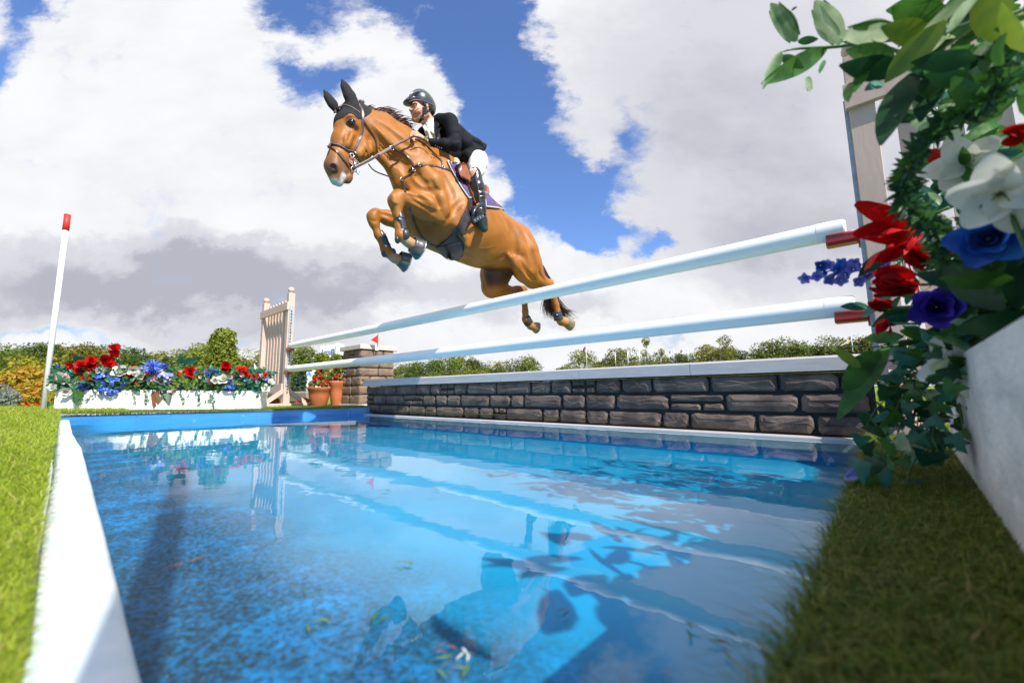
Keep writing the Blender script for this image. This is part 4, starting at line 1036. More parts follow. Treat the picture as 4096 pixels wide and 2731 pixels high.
# left hand: palm, four bent fingers and the thumb closed on the rein
hchain(bs_, C_, [(388, 598, 22, .14), (345, 575, 27, .135), (300, 548, 31, .125), (268, 532, 30, .12)], k=.015, q=1.25)
for (x0, y0, x1, y1, x2, y2, r, l) in ((262, 508, 222, 496, 212, 520, 12, .10), (254, 522, 212, 514, 206, 540, 12.5, .115), (258, 540, 220, 536, 216, 560, 12, .13), (270, 556, 238, 556, 234, 578, 10.5, .142)):
    hchain(bs_, C_, [(x0, y0, r + 1, l), (x1, y1, r, l), (x2, y2, r - 1.5, l + .012), (x2 + 16, y2 + 8, r - 2.5, l + .002)], k=.004)
hchain(bs_, C_, [(320, 545, 15, .10), (275, 505, 12.5, .088), (232, 490, 10.5, .085)], k=.006)
hchain(bs_, C_, [(215, 540, 24, -.08), (190, 510, 26, -.05)], k=.01)
for i in range(4): hchain(bs_, C_, [(190, 498 + i * 10, 11, -.04 - i * .012), (168, 494 + i * 10, 10, -.03 - i * .012), (170, 515 + i * 9, 9, -.02 - i * .012)], k=.004)
BV, BF = bs_.mesh(); del bs_
pc = np.tile(np.array([[.58, .30, .20]]), (len(BV), 1))
def pp_(w, colr):
    global pc
    w = np.clip(w, 0, 1)[:, None]; pc = pc * (1 - w) + np.array(colr)[None] * w
pp_(ss(seg_d(BV, hp(C_, 230, 345, .01), hp(C_, 320, 350, .05)), .02, .05) * .45, (.26, .15, .11))
pp_(ss(seg_d(BV, hp(C_, 262, 290, .05), hp(C_, 290, 285, .06)), .01, .04) * .35, (.70, .26, .18))
pp_(ss(seg_d(BV, hp(C_, 224, 325, .0), hp(C_, 238, 328, .02)), .005, .012) * .7, (.38, .10, .08))
pp_(ss(seg_d(BV, hp(C_, 345, 215, .06), hp(C_, 352, 270, .07)), .012, .024) * .9, (.03, .02, .015))
pp_(ss(seg_d(BV, hp(C_, 203, 285, .0), hp(C_, 215, 288, .01)), .004, .010) * .6, (.25, .08, .06))
skin = mat('skin', (1, 1, 1), .5, (.9, .86, .84), 40, attr='Col', bump=.1, bscale=200, bdist=.001, spec=.35)
np_obj('body', BV, BF, skin, person, smooth=True, cols=pc)
b = MB(); b.sphere(hp(C_, 248, 238, .047), .0115, 12); o_ = b.build('eye', mat('eye_white', (.6, .58, .55), .2), person)
b = MB(); e_ = hp(C_, 245, 238, .047); b.sphere(e_ + (CAM - e_).normalized() * .009 - HF * -.004, .0052, 10); b.build('iris', mat('iris', (.02, .015, .012), .15), o_)
b = MB(); b.tube(smoothline([hp(C_, 228, 220, .045), hp(C_, 245, 213, .060), hp(C_, 272, 218, .072)], 8), [.003, .0045, .005, .005, .005, .0045, .004, .002], 6)
b.build('eyebrow', hairm, person)
b = MB(); b.tube(smoothline([hp(C_, 232, 234, .052), hp(C_, 248, 228, .061), hp(C_, 266, 236, .063)], 8), .0022, 6); b.build('eyelid', mat('lid', (.30, .15, .10), .5), person)
def sdfobj(name, fn, matl, parent, h=.008, lo_=lo, hi_=hi, jitter=0, cols=None):
    s = SDF(lo_, hi_, h); fn(s); V, Fq = s.mesh()
    if jitter: V = V + np.sin(V @ np.array([[31., 7, 11], [5, 29, 17], [13, 3, 37]])) * jitter
    return np_obj(name, V, Fq, matl, parent, smooth=True)
jackm = mat('black_jacket_cloth', (.0045, .005, .008), .8, (.008, .009, .012), 60, bump=.5, bscale=16, bdist=.012, spec=.2)
def jacket(s):
    hchain(s, C_, [(500, 455, 118, 0), (610, 560, 138, 0), (730, 650, 125, 0), (820, 690, 95, 0)], k=.05, q=.92)
    hchain(s, C_, [(500, 372, 60, .10), (585, 385, 72, .165)], k=.05)
    hchain(s, C_, [(455, 420, 70, -.10), (345, 520, 62, -.19), (320, 600, 50, -.22)], k=.04)
    hchain(s, C_, [(320, 600, 50, -.22), (240, 560, 32, -.12)], k=.03)
    hchain(s, C_, [(602, 395, 76, .185), (640, 520, 66, .215), (645, 618, 60, .235)], k=.03)
    hchain(s, C_, [(645, 620, 60, .235), (540, 620, 52, .20), (425, 600, 38, .155)], k=.025)
    hchain(s, C_, [(420, 600, 40, .153), (412, 599, 40, .15)], k=.005)
    for l in (-.10, 0, .10): hchain(s, C_, [(760, 610, 50, l), (860, 625, 45, l), (950, 625, 14, l)], k=.05)
    hchain(s, C_, [(470, 640, 60, 0), (600, 720, 60, 0), (740, 760, 55, .02)], k=.05)
    hchain(s, C_, [(780, 740, 62, .10), (860, 690, 40, .12), (940, 650, 16, .10)], k=.03)
    # folds
    for (x0, y0, x1, y1, l, r) in ((560, 440, 690, 440, .27, 8), (555, 490, 690, 500, .28, 7), (560, 560, 690, 570, .29, 8), (520, 650, 640, 660, .26, 7), (700, 560, 760, 650, .17, 9), (760, 590, 800, 680, .17, 9), (640, 480, 720, 540, .20, 8), (840, 590, 930, 640, .15, 9)):
        s.cone(tuple(hp(C_, x0, y0, l)), tuple(hp(C_, x1, y1, l)), .011, .004, k=.022, sub=True)
    s.cone(tuple(hp(C_, 345, 380, .03)), tuple(hp(C_, 415, 560, .09)), .052, .022, k=.01, sub=True)
    s.cone(tuple(hp(C_, 385, 400, .0)), tuple(hp(C_, 405, 440, .0)), .062, .05, k=.01, sub=True)
jk = sdfobj('jacket', jacket, jackm, person, .007, jitter=.0012)
def flapmesh(name, pts, th, matl, parent, bend=0):
    """small cloth piece from a px outline with depths, thickness towards the camera"""
    P = [hp(C_, x, y, l) for (x, y, l) in pts]; n = len(P); c_ = sum(P, Vector()) / n; d_ = (CAM - c_).normalized()
    b = MB(); vs = [p for p in P] + [c_ + d_ * bend] + [p - d_ * th for p in P]
    f = [(i, (i + 1) % n, n) for i in range(n)] + [(i, n + 1 + i, n + 1 + (i + 1) % n, (i + 1) % n) for i in range(n)] + [tuple(n + 1 + i for i in range(n - 1, -1, -1))]
    b.add(vs, f); return b.build(name, matl, parent)
shirtm = mat('white_shirt', (.66, .69, .66), .7, bump=.2, bscale=40, bdist=.002)
def shirt(s):
    hchain(s, C_, [(392, 420, 66, 0), (420, 500, 62, .02), (450, 590, 50, .04)], k=.02, q=.9)
    s.cone(tuple(hp(C_, 352, 350, .0)), tuple(hp(C_, 380, 400, .0)), .055, .050, k=.004, sub=True)
sdfobj('shirt', shirt, shirtm, person, .006)
flapmesh('collar', [(432, 345, .06), (408, 400, .085), (385, 468, .075), (440, 512, .10), (438, 420, .10)], .004, shirtm, person, .004)
flapmesh('collar', [(318, 430, .0), (352, 482, .05), (378, 468, .06), (345, 420, .02)], .004, shirtm, person, .003)
flapmesh('tie', [(366, 470, .085), (392, 470, .09), (400, 500, .095), (428, 560, .105), (400, 575, .10), (382, 505, .09)], .008, mat('cream_tie', (.55, .56, .46), .6), person, .006)
flapmesh('lapel', [(440, 332, .07), (470, 350, .10), (500, 400, .125), (480, 445, .14), (505, 450, .14), (470, 570, .135), (455, 560, .125), (438, 440, .10)], .006, jackm, jk, .006)
b = MB()
for (x, y) in ((452, 632), (472, 645), (492, 652), (512, 657)): b.sphere(hp(C_, x, y, .225), .0065, 8, sc=(1, 1, 1))
b.build('cuff_buttons', mat('button', (.03, .03, .035), .25), jk)
brem = mat('white_breeches', (.80, .78, .78), .6, (.74, .72, .73), 12, bump=.25, bscale=16, bdist=.006)
def breech(s):
    hchain(s, C_, [(850, 755, 100, .03), (870, 790, 96, .11), (862, 860, 76, .22), (845, 915, 62, .28)], k=.04)
    hchain(s, C_, [(850, 755, 95, -.03), (860, 790, 92, -.1), (830, 900, 66, -.28)], k=.04)
    hchain(s, C_, [(905, 760, 58, .06)], k=.04)
    s.cone(tuple(hp(C_, 905, 705, .2)), tuple(hp(C_, 960, 745, .15)), .006, .006, k=.012, sub=True)
    s.cone(tuple(hp(C_, 800, 850, .29)), tuple(hp(C_, 860, 850, .30)), .006, .004, k=.012, sub=True)
sdfobj('breeches', breech, brem, person, .008)
bootm2 = mat('black_riding_boot', (.010, .010, .011), .22, (.02, .02, .022), 9, bump=.6, bscale=20, bdist=.006, coat=.35)
for (sg, nm) in ((1, LL), (-1, -.30)):
    def rboot(s):
        hchain(s, C_, [(845, 915, 66, nm - .02 * sg), (866, 1040, 70, nm), (885, 1140, 64, nm), (897, 1215, 54, nm), (905, 1270, 46, nm)], k=.02)
        hchain(s, C_, [(848, 890, 42, nm - .02 * sg)], k=.02)
        hchain(s, C_, [(905, 1280, 48, nm), (925, 1400, 40, nm), (938, 1445, 36, nm)], k=.03)
        hchain(s, C_, [(915, 1360, 44, nm), (850, 1290, 46, nm + .02), (838, 1275, 40, nm + .02)], k=.03)
        for yy in (1080, 1130, 1165, 1195, 1235): s.cone(tuple(hp(C_, 820, yy, nm + .05 * sg)), tuple(hp(C_, 940, yy - 12, nm + .05 * sg)), .004, .003, k=.012, sub=True)
        s.cone(tuple(hp(C_, 800, 900, nm)), tuple(hp(C_, 830, 865, nm)), .03, .03, k=.006, sub=True)
    bo = sdfobj('riding_boot', rboot, bootm2, person, .006)
    if sg > 0:
        solem = mat('dark_sole', (.012, .03, .032), .5, (.02, .04, .042), 30)
        def sole(s):
            hchain(s, C_, [(905, 1400, 44, nm + .0), (938, 1455, 38, nm)], k=.01, qq=1.0, M=(0, 0, 1))
            hchain(s, C_, [(860, 1322, 44, nm + .018), (905, 1370, 40, nm + .01)], k=.02)
            s.cone(tuple(hp(C_, 905, 1300, nm)), tuple(hp(C_, 870, 1240, nm)), .045, .05, k=.004, sub=True)
        sdfobj('sole', sole, solem, bo, .006)
        b = MB(); b.strap(*[x for x in (smoothline([hp(C_, 852, 930, nm + .055), hp(C_, 870, 1000, nm + .06), hp(C_, 885, 1090, nm + .055), hp(C_, 898, 1190, nm + .048)], 14), [HL] * 14)], .005, .003); b.build('zip', mat('zip_cover', (.12, .12, .13), .3), bo)
# stirrup
stm = mat('dark_stirrup', (.05, .065, .07), .3, (.09, .10, .11), 20, metal=.6)
st_ = thing('stirrup', hp(C_, 870, 1340, LL), 'dark open stirrup iron under the sole of the rider', 'stirrup')
b = MB(); b.tube(smoothline([hp(C_, 822, 1372, LL + .05), hp(C_, 826, 1310, LL + .09), hp(C_, 862, 1240, LL + .09), hp(C_, 905, 1215, LL + .07), hp(C_, 945, 1250, LL + .07), hp(C_, 948, 1320, LL + .06)], 26), .009, 10)
b.build('bow', stm, st_)
b = MB(); a0, a1 = hp(C_, 828, 1382, LL + .05), hp(C_, 945, 1322, LL + .05); dx = (a1 - a0).normalized(); dn = (CAM - a0).normalized(); dy = dn.cross(dx).normalized()
b.box((a0 + a1) / 2, ((a1 - a0).length, .032, .012), dx, dy, dn, bev=.003)
for k in range(4):
    p = a0.lerp(a1, .15 + .23 * k) + dn * .007; b.sphere(p, .0045, 8, 1)
b.build('tread', [stm, bootw], st_)
b = MB(); b.box(hp(C_, 876, 1213, LL + .05), (.035, .012, .018), dx, dy, dn); b.build('elastic', mat('orange_elastic', (.7, .25, .01), .5), st_)
# helmet
helm = mat('grey_black_helmet', (.030, .032, .034), .30, (.045, .047, .05), 5, coat=.55, spec=.6)
def helmet(s):
    hchain(s, C_, [(312, 200, 120, 0), (325, 210, 118, 0)], k=.02, q=1.14)
    hchain(s, C_, [(380, 265, 66, 0)], k=.05)
    s.cone(tuple(hp(C_, 232, 330, -.2)), tuple(hp(C_, 232, 330, .2)), .105, .105, k=.008, sub=True)
    s.cone(tuple(hp(C_, 300, 380, -.2)), tuple(hp(C_, 300, 380, .2)), .075, .075, k=.008, sub=True)
ho = sdfobj('helmet', helmet, helm, person, .005)
def peak(s):
    s.cone(tuple(hp(C_, 222, 190, 0)), tuple(hp(C_, 196, 204, 0)), .066, .054, k=.02, qq=4.2, M=tuple((Vector((0, 0, 1)) + HF * .25).normalized()))
    s.cone(tuple(hp(C_, 262, 245, -.2)), tuple(hp(C_, 262, 245, .2)), .036, .036, k=.004, sub=True)
sdfobj('peak', peak, helm, ho, .0045)
b = MB(); b.strap(smoothline([hp(C_, 195, 190, .09), hp(C_, 250, 172, .108), hp(C_, 330, 182, .115), hp(C_, 400, 210, .10), hp(C_, 440, 235, .06)], 16), [HL] * 16, .005, .006)
b.strap(smoothline([hp(C_, 178, 165, .05), hp(C_, 215, 110, .07), hp(C_, 280, 88, .07), hp(C_, 350, 92, .06)], 16), [HL + Vector((0, 0, .5))] * 16, .010, .006)
b.build('trim', mat('helmet_trim', (.11, .11, .12), .35, coat=.3), ho)
b = MB()
for (pts, w) in (([(345, 195, .088), (348, 240, .088), (338, 300, .082), (318, 355, .06), (290, 398, .02)], .017), ([(405, 288, .078), (370, 292, .085), (340, 310, .082)], .015)):
    P = smoothline([hp(C_, x, y, l) for (x, y, l) in pts], 14); b.strap(P, [HL] * 14, w, .004)
b.box(hp(C_, 322, 352, .068), (.03, .012, .022), HF, HL, (0, 0, 1)); b.build('chin_strap', blackc, ho)
b = MB(); w0 = hp(C_, 356, 575, .13); b.tube([w0 - HL * 0 + (hp(C_, 372, 590, .14) - w0) * -.2, w0 + (hp(C_, 372, 590, .14) - w0) * .5], .030, 16)
b.tube([hp(C_, 355, 562, .163), hp(C_, 354, 560, .172)], .016, 16); b.build('wristwatch', steel, person)
# ------------------------------------------------------------------ coat muscles handled in the body field

# ------------------------------------------------------------------ foliage and flower builders
def leafm(name, a, b_, trans=.35, rough=.45, spec=.4, scale=25, hueobj=0.0):
    return mat(name, a, rough, b_, scale, 3, spec=spec, trans=trans, hueobj=hueobj)
LG = leafm('leaf_green', (.035, .11, .018), (.07, .19, .03))
LD = leafm('leaf_dark_green', (.012, .055, .022), (.025, .09, .03))
LT = leafm('leaf_teal', (.018, .12, .075), (.05, .20, .13))
LY = leafm('leaf_yellow_green', (.20, .27, .03), (.12, .22, .03))
LV = leafm('leaf_variegated', (.50, .58, .36), (.06, .20, .05), scale=14)
LR = leafm('leaf_croton', (.33, .05, .025), (.05, .14, .03), scale=30)
PR = leafm('petal_red', (.60, .008, .010), (.46, .004, .006), .25, .6, .2)
PO = leafm('petal_orange_red', (.75, .07, .01), (.65, .04, .01), .3, .5)
PW = leafm('petal_white', (.78, .77, .70), (.70, .70, .60), .3, .55)
PB = leafm('petal_blue', (.03, .17, .60), (.02, .10, .48), .3, .55)
PV = leafm('petal_violet', (.06, .035, .42), (.04, .02, .30), .3, .55)
PL = leafm('petal_lilac', (.20, .22, .66), (.30, .33, .75), .3, .55)
PP = leafm('petal_pink', (.75, .18, .22), (.7, .5, .5), .3, .55)
GM = mat('stem_green', (.07, .13, .03), .6)
PAL = [LG, LD, LT, LY, LV, LR, PR, PO, PW, PB, PV, PL, PP, GM]
IX = {m.name: i for i, m in enumerate(PAL)}
iG, iD, iT, iY, iV, iR, iRed, iOr, iW, iB, iVi, iL, iP, iS = range(14)
def rv(r, s=1.0): return Vector((r.gauss(0, s), r.gauss(0, s), r.gauss(0, s)))
def blade(mb, base, d, up, L, W, bend=.3, mi=0, n=5, fold=.25, shape=1.0, wave=0.0, r=rnd, pw=.8):
    d = Vector(d).normalized(); s_ = d.cross(Vector(up))
    s_ = s_.normalized() if s_.length > 1e-4 else d.orthogonal().normalized(); u = s_.cross(d).normalized(); vs = []
    ph = r.uniform(0, 6)
    for i in range(n + 1):
        t = i / n; w = W * .5 * (math.sin(math.pi * min(1, max(.03, t ** shape * .97 + .015)))) ** pw
        c = base + d * (L * (t - bend * .3 * t * t)) - u * (bend * L * t * t) + u * (wave * L * math.sin(t * 9 + ph) * .5)
        e = u * (fold * w)
        vs += [c + s_ * w + e, c, c - s_ * w + e * (1 + wave * 3 * math.sin(t * 7 + ph))]
    f = []
    for i in range(n): a = i * 3; f += [(a, a + 1, a + 4, a + 3), (a + 1, a + 2, a + 5, a + 4)]
    mb.add(vs, f, mi, True)
def rose(mb, c, n_, R, mi, r, layers=((5, 1.0, 1.15), (5, .8, .75), (4, .55, .42), (3, .32, .2))):
    n_ = Vector(n_).normalized(); x = n_.orthogonal().normalized(); y = n_.cross(x)
    for (k, sz, open_) in layers:
        o = r.uniform(0, 6)
        for i in range(k):
            an = o + 2 * math.pi * i / k; rd = x * math.cos(an) + y * math.sin(an)
            d = (n_ * math.cos(open_) + rd * math.sin(open_)).normalized()
            blade(mb, c + rd * R * .08, d, -rd + n_ * .2, R * sz * r.uniform(.9, 1.1), R * sz * 1.05, -.35 + r.uniform(-.1, .35) * open_, mi, 5, .55, .62, .05, r, .42)
def trumpet(mb, c, n_, R, mi, r, k=6, open_=.75):
    rose(mb, c, n_, R, mi, r, ((k // 2, 1.1, open_ + .12), (k // 2, 1.05, open_ - .1), (3, .6, .3)))
def hydr(mb, c, R, mi, r, k=46, mi2=None):
    for i in range(k):
        d = rv(r).normalized(); p = c + d * R * r.uniform(.75, 1); x = d.orthogonal().normalized(); y = d.cross(x); a0 = r.uniform(0, 6)
        for j in range(4):
            an = a0 + j * 1.57; e = x * math.cos(an) + y * math.sin(an)
            blade(mb, p, e + d * .35, d, R * .34, R * .30, .2, mi if r.random() < .7 or mi2 is None else mi2, 2, .2, .8, 0, r)
def spiky(mb, c, n_, R, mi, r, k=70, mi2=None):
    n_ = Vector(n_).normalized()
    for i in range(k):
        d = (rv(r).normalized() + n_ * .55).normalized(); blade(mb, c, d, n_, R * r.uniform(.75, 1.1), R * .11, r.uniform(-.2, .5), mi if r.random() < .65 or mi2 is None else mi2, 3, .2, .7, 0, r)
def fern(mb, pts, L, mi, r, n=26, W=None):
    P = smoothline(pts, n); mb.tube(P, .0012, 4, iS)
    for i in range(1, n):
        t = i / n; d = (P[i] - P[i - 1]).normalized(); s_ = d.cross((CAM - P[i]).normalized()).normalized(); l = L * (math.sin(math.pi * min(1, .18 + .8 * t)))
        for sg in (1, -1):
            blade(mb, P[i], s_ * sg + d * .45, CAM - P[i], l * r.uniform(.85, 1.1), (W or l * .28), r.uniform(0, .3), mi, 3, .1, .8, .03, r)
def ivyleaf(mb, c, d, up, R, mi, r):
    d = Vector(d).normalized(); s_ = d.cross(Vector(up)).normalized(); u = s_.cross(d)
    pts = [(0, 0), (-.55, .12), (-.75, -.28), (-.38, -.30), (-.12, -1.0), (.12, -1.0), (.38, -.30), (.75, -.28), (.55, .12)]
    pts = [(0, -.05), (.35, .22), (.85, .12), (.55, -.25), (.50, -.45), (0, -1.05), (-.50, -.45), (-.55, -.25), (-.85, .12), (-.35, .22)]
    vs = [c + s_ * (x * R) - d * (y * R) + u * (-.25 * abs(x) * R + .15 * R * r.uniform(-1, 1) * abs(y)) for (x, y) in pts]
    vs.append(c - d * (-.25 * R) + u * .05 * R); n = len(pts)
    mb.add(vs, [(i, (i + 1) % n, n) for i in range(n)], mi, True)
def vine(mb, pts, R, mi, r, step=.03, mis=None):
    n = max(6, int(sum((pts[i + 1] - pts[i]).length for i in range(len(pts) - 1)) / step)); P = smoothline(pts, n); mb.tube(P, .0013, 5, iS)
    for i in range(n):
        for k in range(2):
            d = (rv(r, .8) + (P[min(i + 1, n - 1)] - P[i - 1 if i else 0]).normalized() * .4).normalized()
            q = P[i] + d * R * .8; mb.tube([P[i], q], .0008, 3, iS, caps=False)
            m_ = mi if mis is None else r.choice(mis); ivyleaf(mb, q, d + Vector((0, 0, -.3)), rv(r, .4) + (CAM - P[i]).normalized(), R * r.uniform(.7, 1.2), m_, r)
def used(mb):
    ids = sorted(set(mb.m)); mp = {a: i for i, a in enumerate(ids)}; mb.m = [mp[a] for a in mb.m]; return [PAL[i] for i in ids]
def plant(mb, name, label, cat, group=None, loc=None):
    o = mb.build(name, used(mb), None, loc=loc); return tag(o, label, cat, group)
# ------------------------------------------------------------------ left flower trough
boxm = mat('white_trough_paint', (.80, .79, .76), .6, (.72, .70, .66), 4, 6, bump=.4, bscale=26, bdist=.003, stretch=(1, 1, 3), spots=((.45, .42, .38), 40, .80))
soil = mat('soil', (.03, .02, .012), .95, (.05, .035, .02), 40, bump=1, bscale=60)
def trough(a, c, depth, h, label, zs=(0, 0)):
    """a, c = front bottom corners left/right"""
    ex = (c - a); L = Vector((ex.x, ex.y, 0)).length; e = Vector((ex.x, ex.y, 0)).normalized(); nb = Vector((-e.y, e.x, 0))
    if nb.dot(Vector((a.x, a.y, 0))) < 0 and nb.dot(CAM - a) > 0: nb = -nb
    slope = (c.z - a.z) / L; X = (e + Vector((0, 0, slope))).normalized(); Z = Vector((0, 0, 1))
    root = thing('flower_trough', (a + c) / 2, label, 'flower trough', None); mid = (a + c) / 2
    b = MB(); b.box(mid + nb * .012 + Z * (h / 2), (L, .024, h), X, nb, Z, bev=.003); b.build('front_board', boxm, root)
    b = MB(); b.box(mid + nb * (depth - .012) + Z * (h / 2), (L, .024, h), X, nb, Z, bev=.003); b.build('back_board', boxm, root)
    for s_ in (-1, 1):
        b = MB(); b.box(mid + X * (s_ * (L / 2 - .012)) + nb * (depth / 2) + Z * (h / 2), (.022, depth - .05, h - .004), X, nb, Z); b.build('end_board', boxm, root)
    b = MB(); b.box(mid + nb * (depth / 2) + Z * (h * .5), (L - .05, depth - .05, h * .8), X, nb, Z); b.build('soil', soil, root)
    return e, nb
TA = atY(212, 1643, 4.1); TB = atY(1042, 1638, 4.7)
te, tn = trough(TA, TB, .30, .215, 'long white trough overflowing with flowers on the far left side')
def F4(x, y, back=.1):
    u, v = x / 1.8816, 1200 + y / 1.8816; r = ray(u, v); base = TA + tn * back; k = (base.dot(tn)) / (r.x * tn.x + r.y * tn.y); return CAM + r * k
def f4r(r, p): return r / 1.8816 / F * (p - CAM).dot(_f)
r = random.Random(11)
reds = [(545, 495, 30), (610, 495, 38), (685, 462, 34), (690, 505, 46), (600, 545, 40), (1035, 505, 34), (990, 570, 42), (1085, 605, 34), (1145, 545, 34), (1430, 545, 42), (1490, 598, 40), (1815, 540, 38), (1850, 562, 26), (1600, 612, 26), (1742, 582, 22), (1912, 574, 22), (640, 600, 30), (1390, 560, 26)]
tows = lambda p: (CAM - p).normalized() + Vector((0, 0, .35)) + rv(r, .35)
def fl_obj(name, label, cat, group, fn, p):
    b = MB(); fn(b); plant(b, name, label, cat, group, loc=p)
for (x, y, R) in reds:
    p = F4(x, y, r.uniform(-.06, .02)); fl_obj('red_rose', 'red rose in the long white trough', 'rose', 'red roses in the long trough', lambda b: rose(b, p, tows(p), f4r(R, p) * 1.08, iRed, r), p)
for (x, y, R) in [(775, 455, 50), (855, 372, 40), (845, 422, 44), (810, 495, 50), (650, 622, 44), (1700, 500, 42), (1690, 525, 30)]:
    p = F4(x, y, .0); fl_obj('gladiolus_bloom', 'large red trumpet bloom standing above the long white trough', 'gladiolus', 'red trumpet blooms of the long trough', lambda b: (trumpet(b, p, tows(p), f4r(R, p) * 1.08, iRed, r), b.tube([p, p + Vector((.01, .05, -.14))], .003, 5, iS)), p)
for (x, y, R) in [(460, 600, 50), (540, 622, 38), (495, 688, 40), (512, 530, 30), (905, 548, 52), (935, 565, 42), (860, 588, 36), (1000, 528, 40), (1070, 570, 32), (800, 535, 32), (1685, 600, 42), (1612, 605, 32), (1520, 570, 32), (1915, 590, 28), (1975, 580, 30), (2030, 625, 30), (2005, 665, 34), (1760, 622, 26), (388, 592, 34), (1110, 555, 28), (395, 660, 28), (1560, 600, 22)]:
    p = F4(x, y, r.uniform(-.06, .02)); fl_obj('white_rose', 'cream white rose in the long white trough', 'rose', 'white roses in the long trough', lambda b: rose(b, p, tows(p), f4r(R, p) * 1.02, iW, r), p)
for (x, y, R, k) in [(770, 585, 46, 'h'), (885, 622, 48, 'h'), (800, 672, 42, 'h'), (850, 692, 30, 'h'), (1155, 500, 58, 's'), (1585, 550, 52, 's'), (1240, 580, 56, 'l'), (1725, 645, 40, 'h'), (1732, 602, 26, 'l'), (635, 647, 28, 'v'), (1085, 520, 30, 'l'), (1240, 498, 22, 'v'), (430, 495, 14, 'v'), (1640, 545, 26, 's')]:
    p = F4(x, y, -.03); R_ = f4r(R, p) * 1.1
    if k == 's': fl_obj('blue_aster', 'spiky blue bloom above the foliage of the long white trough', 'aster', 'spiky blue blooms of the long trough', lambda b: spiky(b, p, tows(p), R_ * 1.1, iB, r, 90, iL), p)
    else: fl_obj('blue_hydrangea', 'round blue flower head in the long white trough', 'hydrangea', 'blue flower heads of the long trough', lambda b: hydr(b, p, R_, {'h': iB, 'l': iL, 'v': iVi}[k], r, 46, {'h': iL, 'l': iW, 'v': iB}[k]), p)
for k in range(46):
    x = r.uniform(400, 2020); y = 545 + 60 * r.random() + 20 * math.sin(x / 130); p = F4(x, y, r.uniform(-.07, .0)); mi, nm_ = r.choice([(iRed, 'red'), (iRed, 'red'), (iP, 'pink'), (iP, 'pink'), (iW, 'white'), (iB, 'blue'), (iL, 'lilac')])
    fl_obj('small_blossom', f'tiny {nm_} blossom in the long white trough', 'blossom', 'tiny blossoms in the long trough', lambda b: rose(b, p, tows(p), f4r(r.uniform(13, 22), p), mi, r, ((5, 1, 1.1), (3, .6, .5))), p)
# foliage of the trough: sprays of leaves
for k in range(34):
    x0 = 400 + 1620 * (k + .5) / 34 + r.uniform(-20, 20); b = MB(); p0 = F4(x0, 650, .12)
    for j in range(70):
        x = x0 + r.gauss(0, 36); y = r.uniform(525, 668) if r.random() < .95 else r.uniform(490, 690); p = F4(x, y, r.uniform(-.07, .24)); L = r.uniform(.035, .085)
        zone = iT if (x < 560 or 650 < x < 960 or x > 1780) else (iY if 1290 < x < 1500 else iG)
        m_ = r.choice([zone, zone, zone, iD, iT, iG]); blade(b, p, rv(r) + Vector((0, -.3, .35)), (CAM - p) + rv(r, .5), L, L * r.uniform(.3, .5), r.uniform(0, .4), m_, 4, .25, .9, .02, r)
    plant(b, 'leaf_spray', 'spray of green leaves in the long white trough', 'foliage', 'leaf sprays of the long trough', loc=p0)
for (x, y, x2, y2, w, mi) in [(1210, 640, 1165, 815, 50, iR), (1250, 640, 1265, 780, 46, iD), (1150, 640, 1190, 560, 50, iP), (1190, 690, 1200, 600, 44, iT), (1290, 560, 1300, 670, 52, iR), (1320, 640, 1300, 700, 30, iP), (1230, 465, 1275, 430, 22, iY), (870, 500, 915, 435, 16, iT), (1350, 480, 1375, 410, 26, iT), (1400, 480, 1470, 425, 30, iT), (1300, 420, 1275, 400, 12, iW), (1690, 500, 1760, 450, 24, iY), (600, 450, 590, 420, 40, iT), (1000, 480, 1050, 440, 18, iY), (1010, 470, 1015, 405, 14, iG), (560, 500, 480, 500, 30, iT), (1880, 640, 1960, 690, 40, iT), (370, 770, 350, 800, 20, iG)]:
    a, c = F4(x, y, .03), F4(x2, y2, -.03); b = MB(); 
    for s_ in (0, .02, -.02): blade(b, a + Vector((s_, 0, 0)), c - a + rv(r, .01), CAM - a, (c - a).length * (1 - abs(s_) * 9), f4r(w, a) * 1.2, .05, mi, 6, .2, .8, .015, r)
    plant(b, 'broad_leaf', 'long pointed leaf cluster spilling from the long white trough', 'leaf', 'broad leaves of the long trough', loc=a)
b = MB(); fern(b, [F4(610, 630, .02), F4(590, 700, -.05), F4(590, 820, -.04)], .05, iG, r, 24); fern(b, [F4(560, 640, .02), F4(570, 730, -.05), F4(575, 790, -.04)], .04, iT, r, 20)
plant(b, 'fern', 'pale green fern hanging over the left end of the long white trough', 'fern', loc=F4(610, 630, .02))
b = MB(); fern(b, [F4(1340, 610, .05), F4(1380, 600, -.05), F4(1400, 660, -.05)], .05, iY, r, 20); plant(b, 'fern', 'yellow green fern tuft at the middle of the long white trough', 'fern', loc=F4(1340, 610, .05))
for (x0, y0, x1, y1, x2, y2) in [(1000, 650, 1010, 700, 1015, 760), (1090, 660, 1110, 720, 1100, 770), (1530, 670, 1490, 730, 1500, 790), (1560, 670, 1600, 740, 1610, 800), (1620, 680, 1590, 730, 1560, 760), (1960, 660, 1945, 700, 1930, 715), (740, 660, 700, 710, 640, 750), (1350, 680, 1370, 720, 1375, 770), (1750, 650, 1770, 690, 1765, 720)]:
    b = MB(); vine(b, [F4(x0, y0, .02), F4(x1, y1, -.02), F4(x2, y2, -.02)], .016, iT, r, .016, [iT, iT, iG, iV]); plant(b, 'ivy', 'thin ivy on the front of the long white trough', 'ivy', 'ivy trails of the long trough', loc=F4(x0, y0, .02))
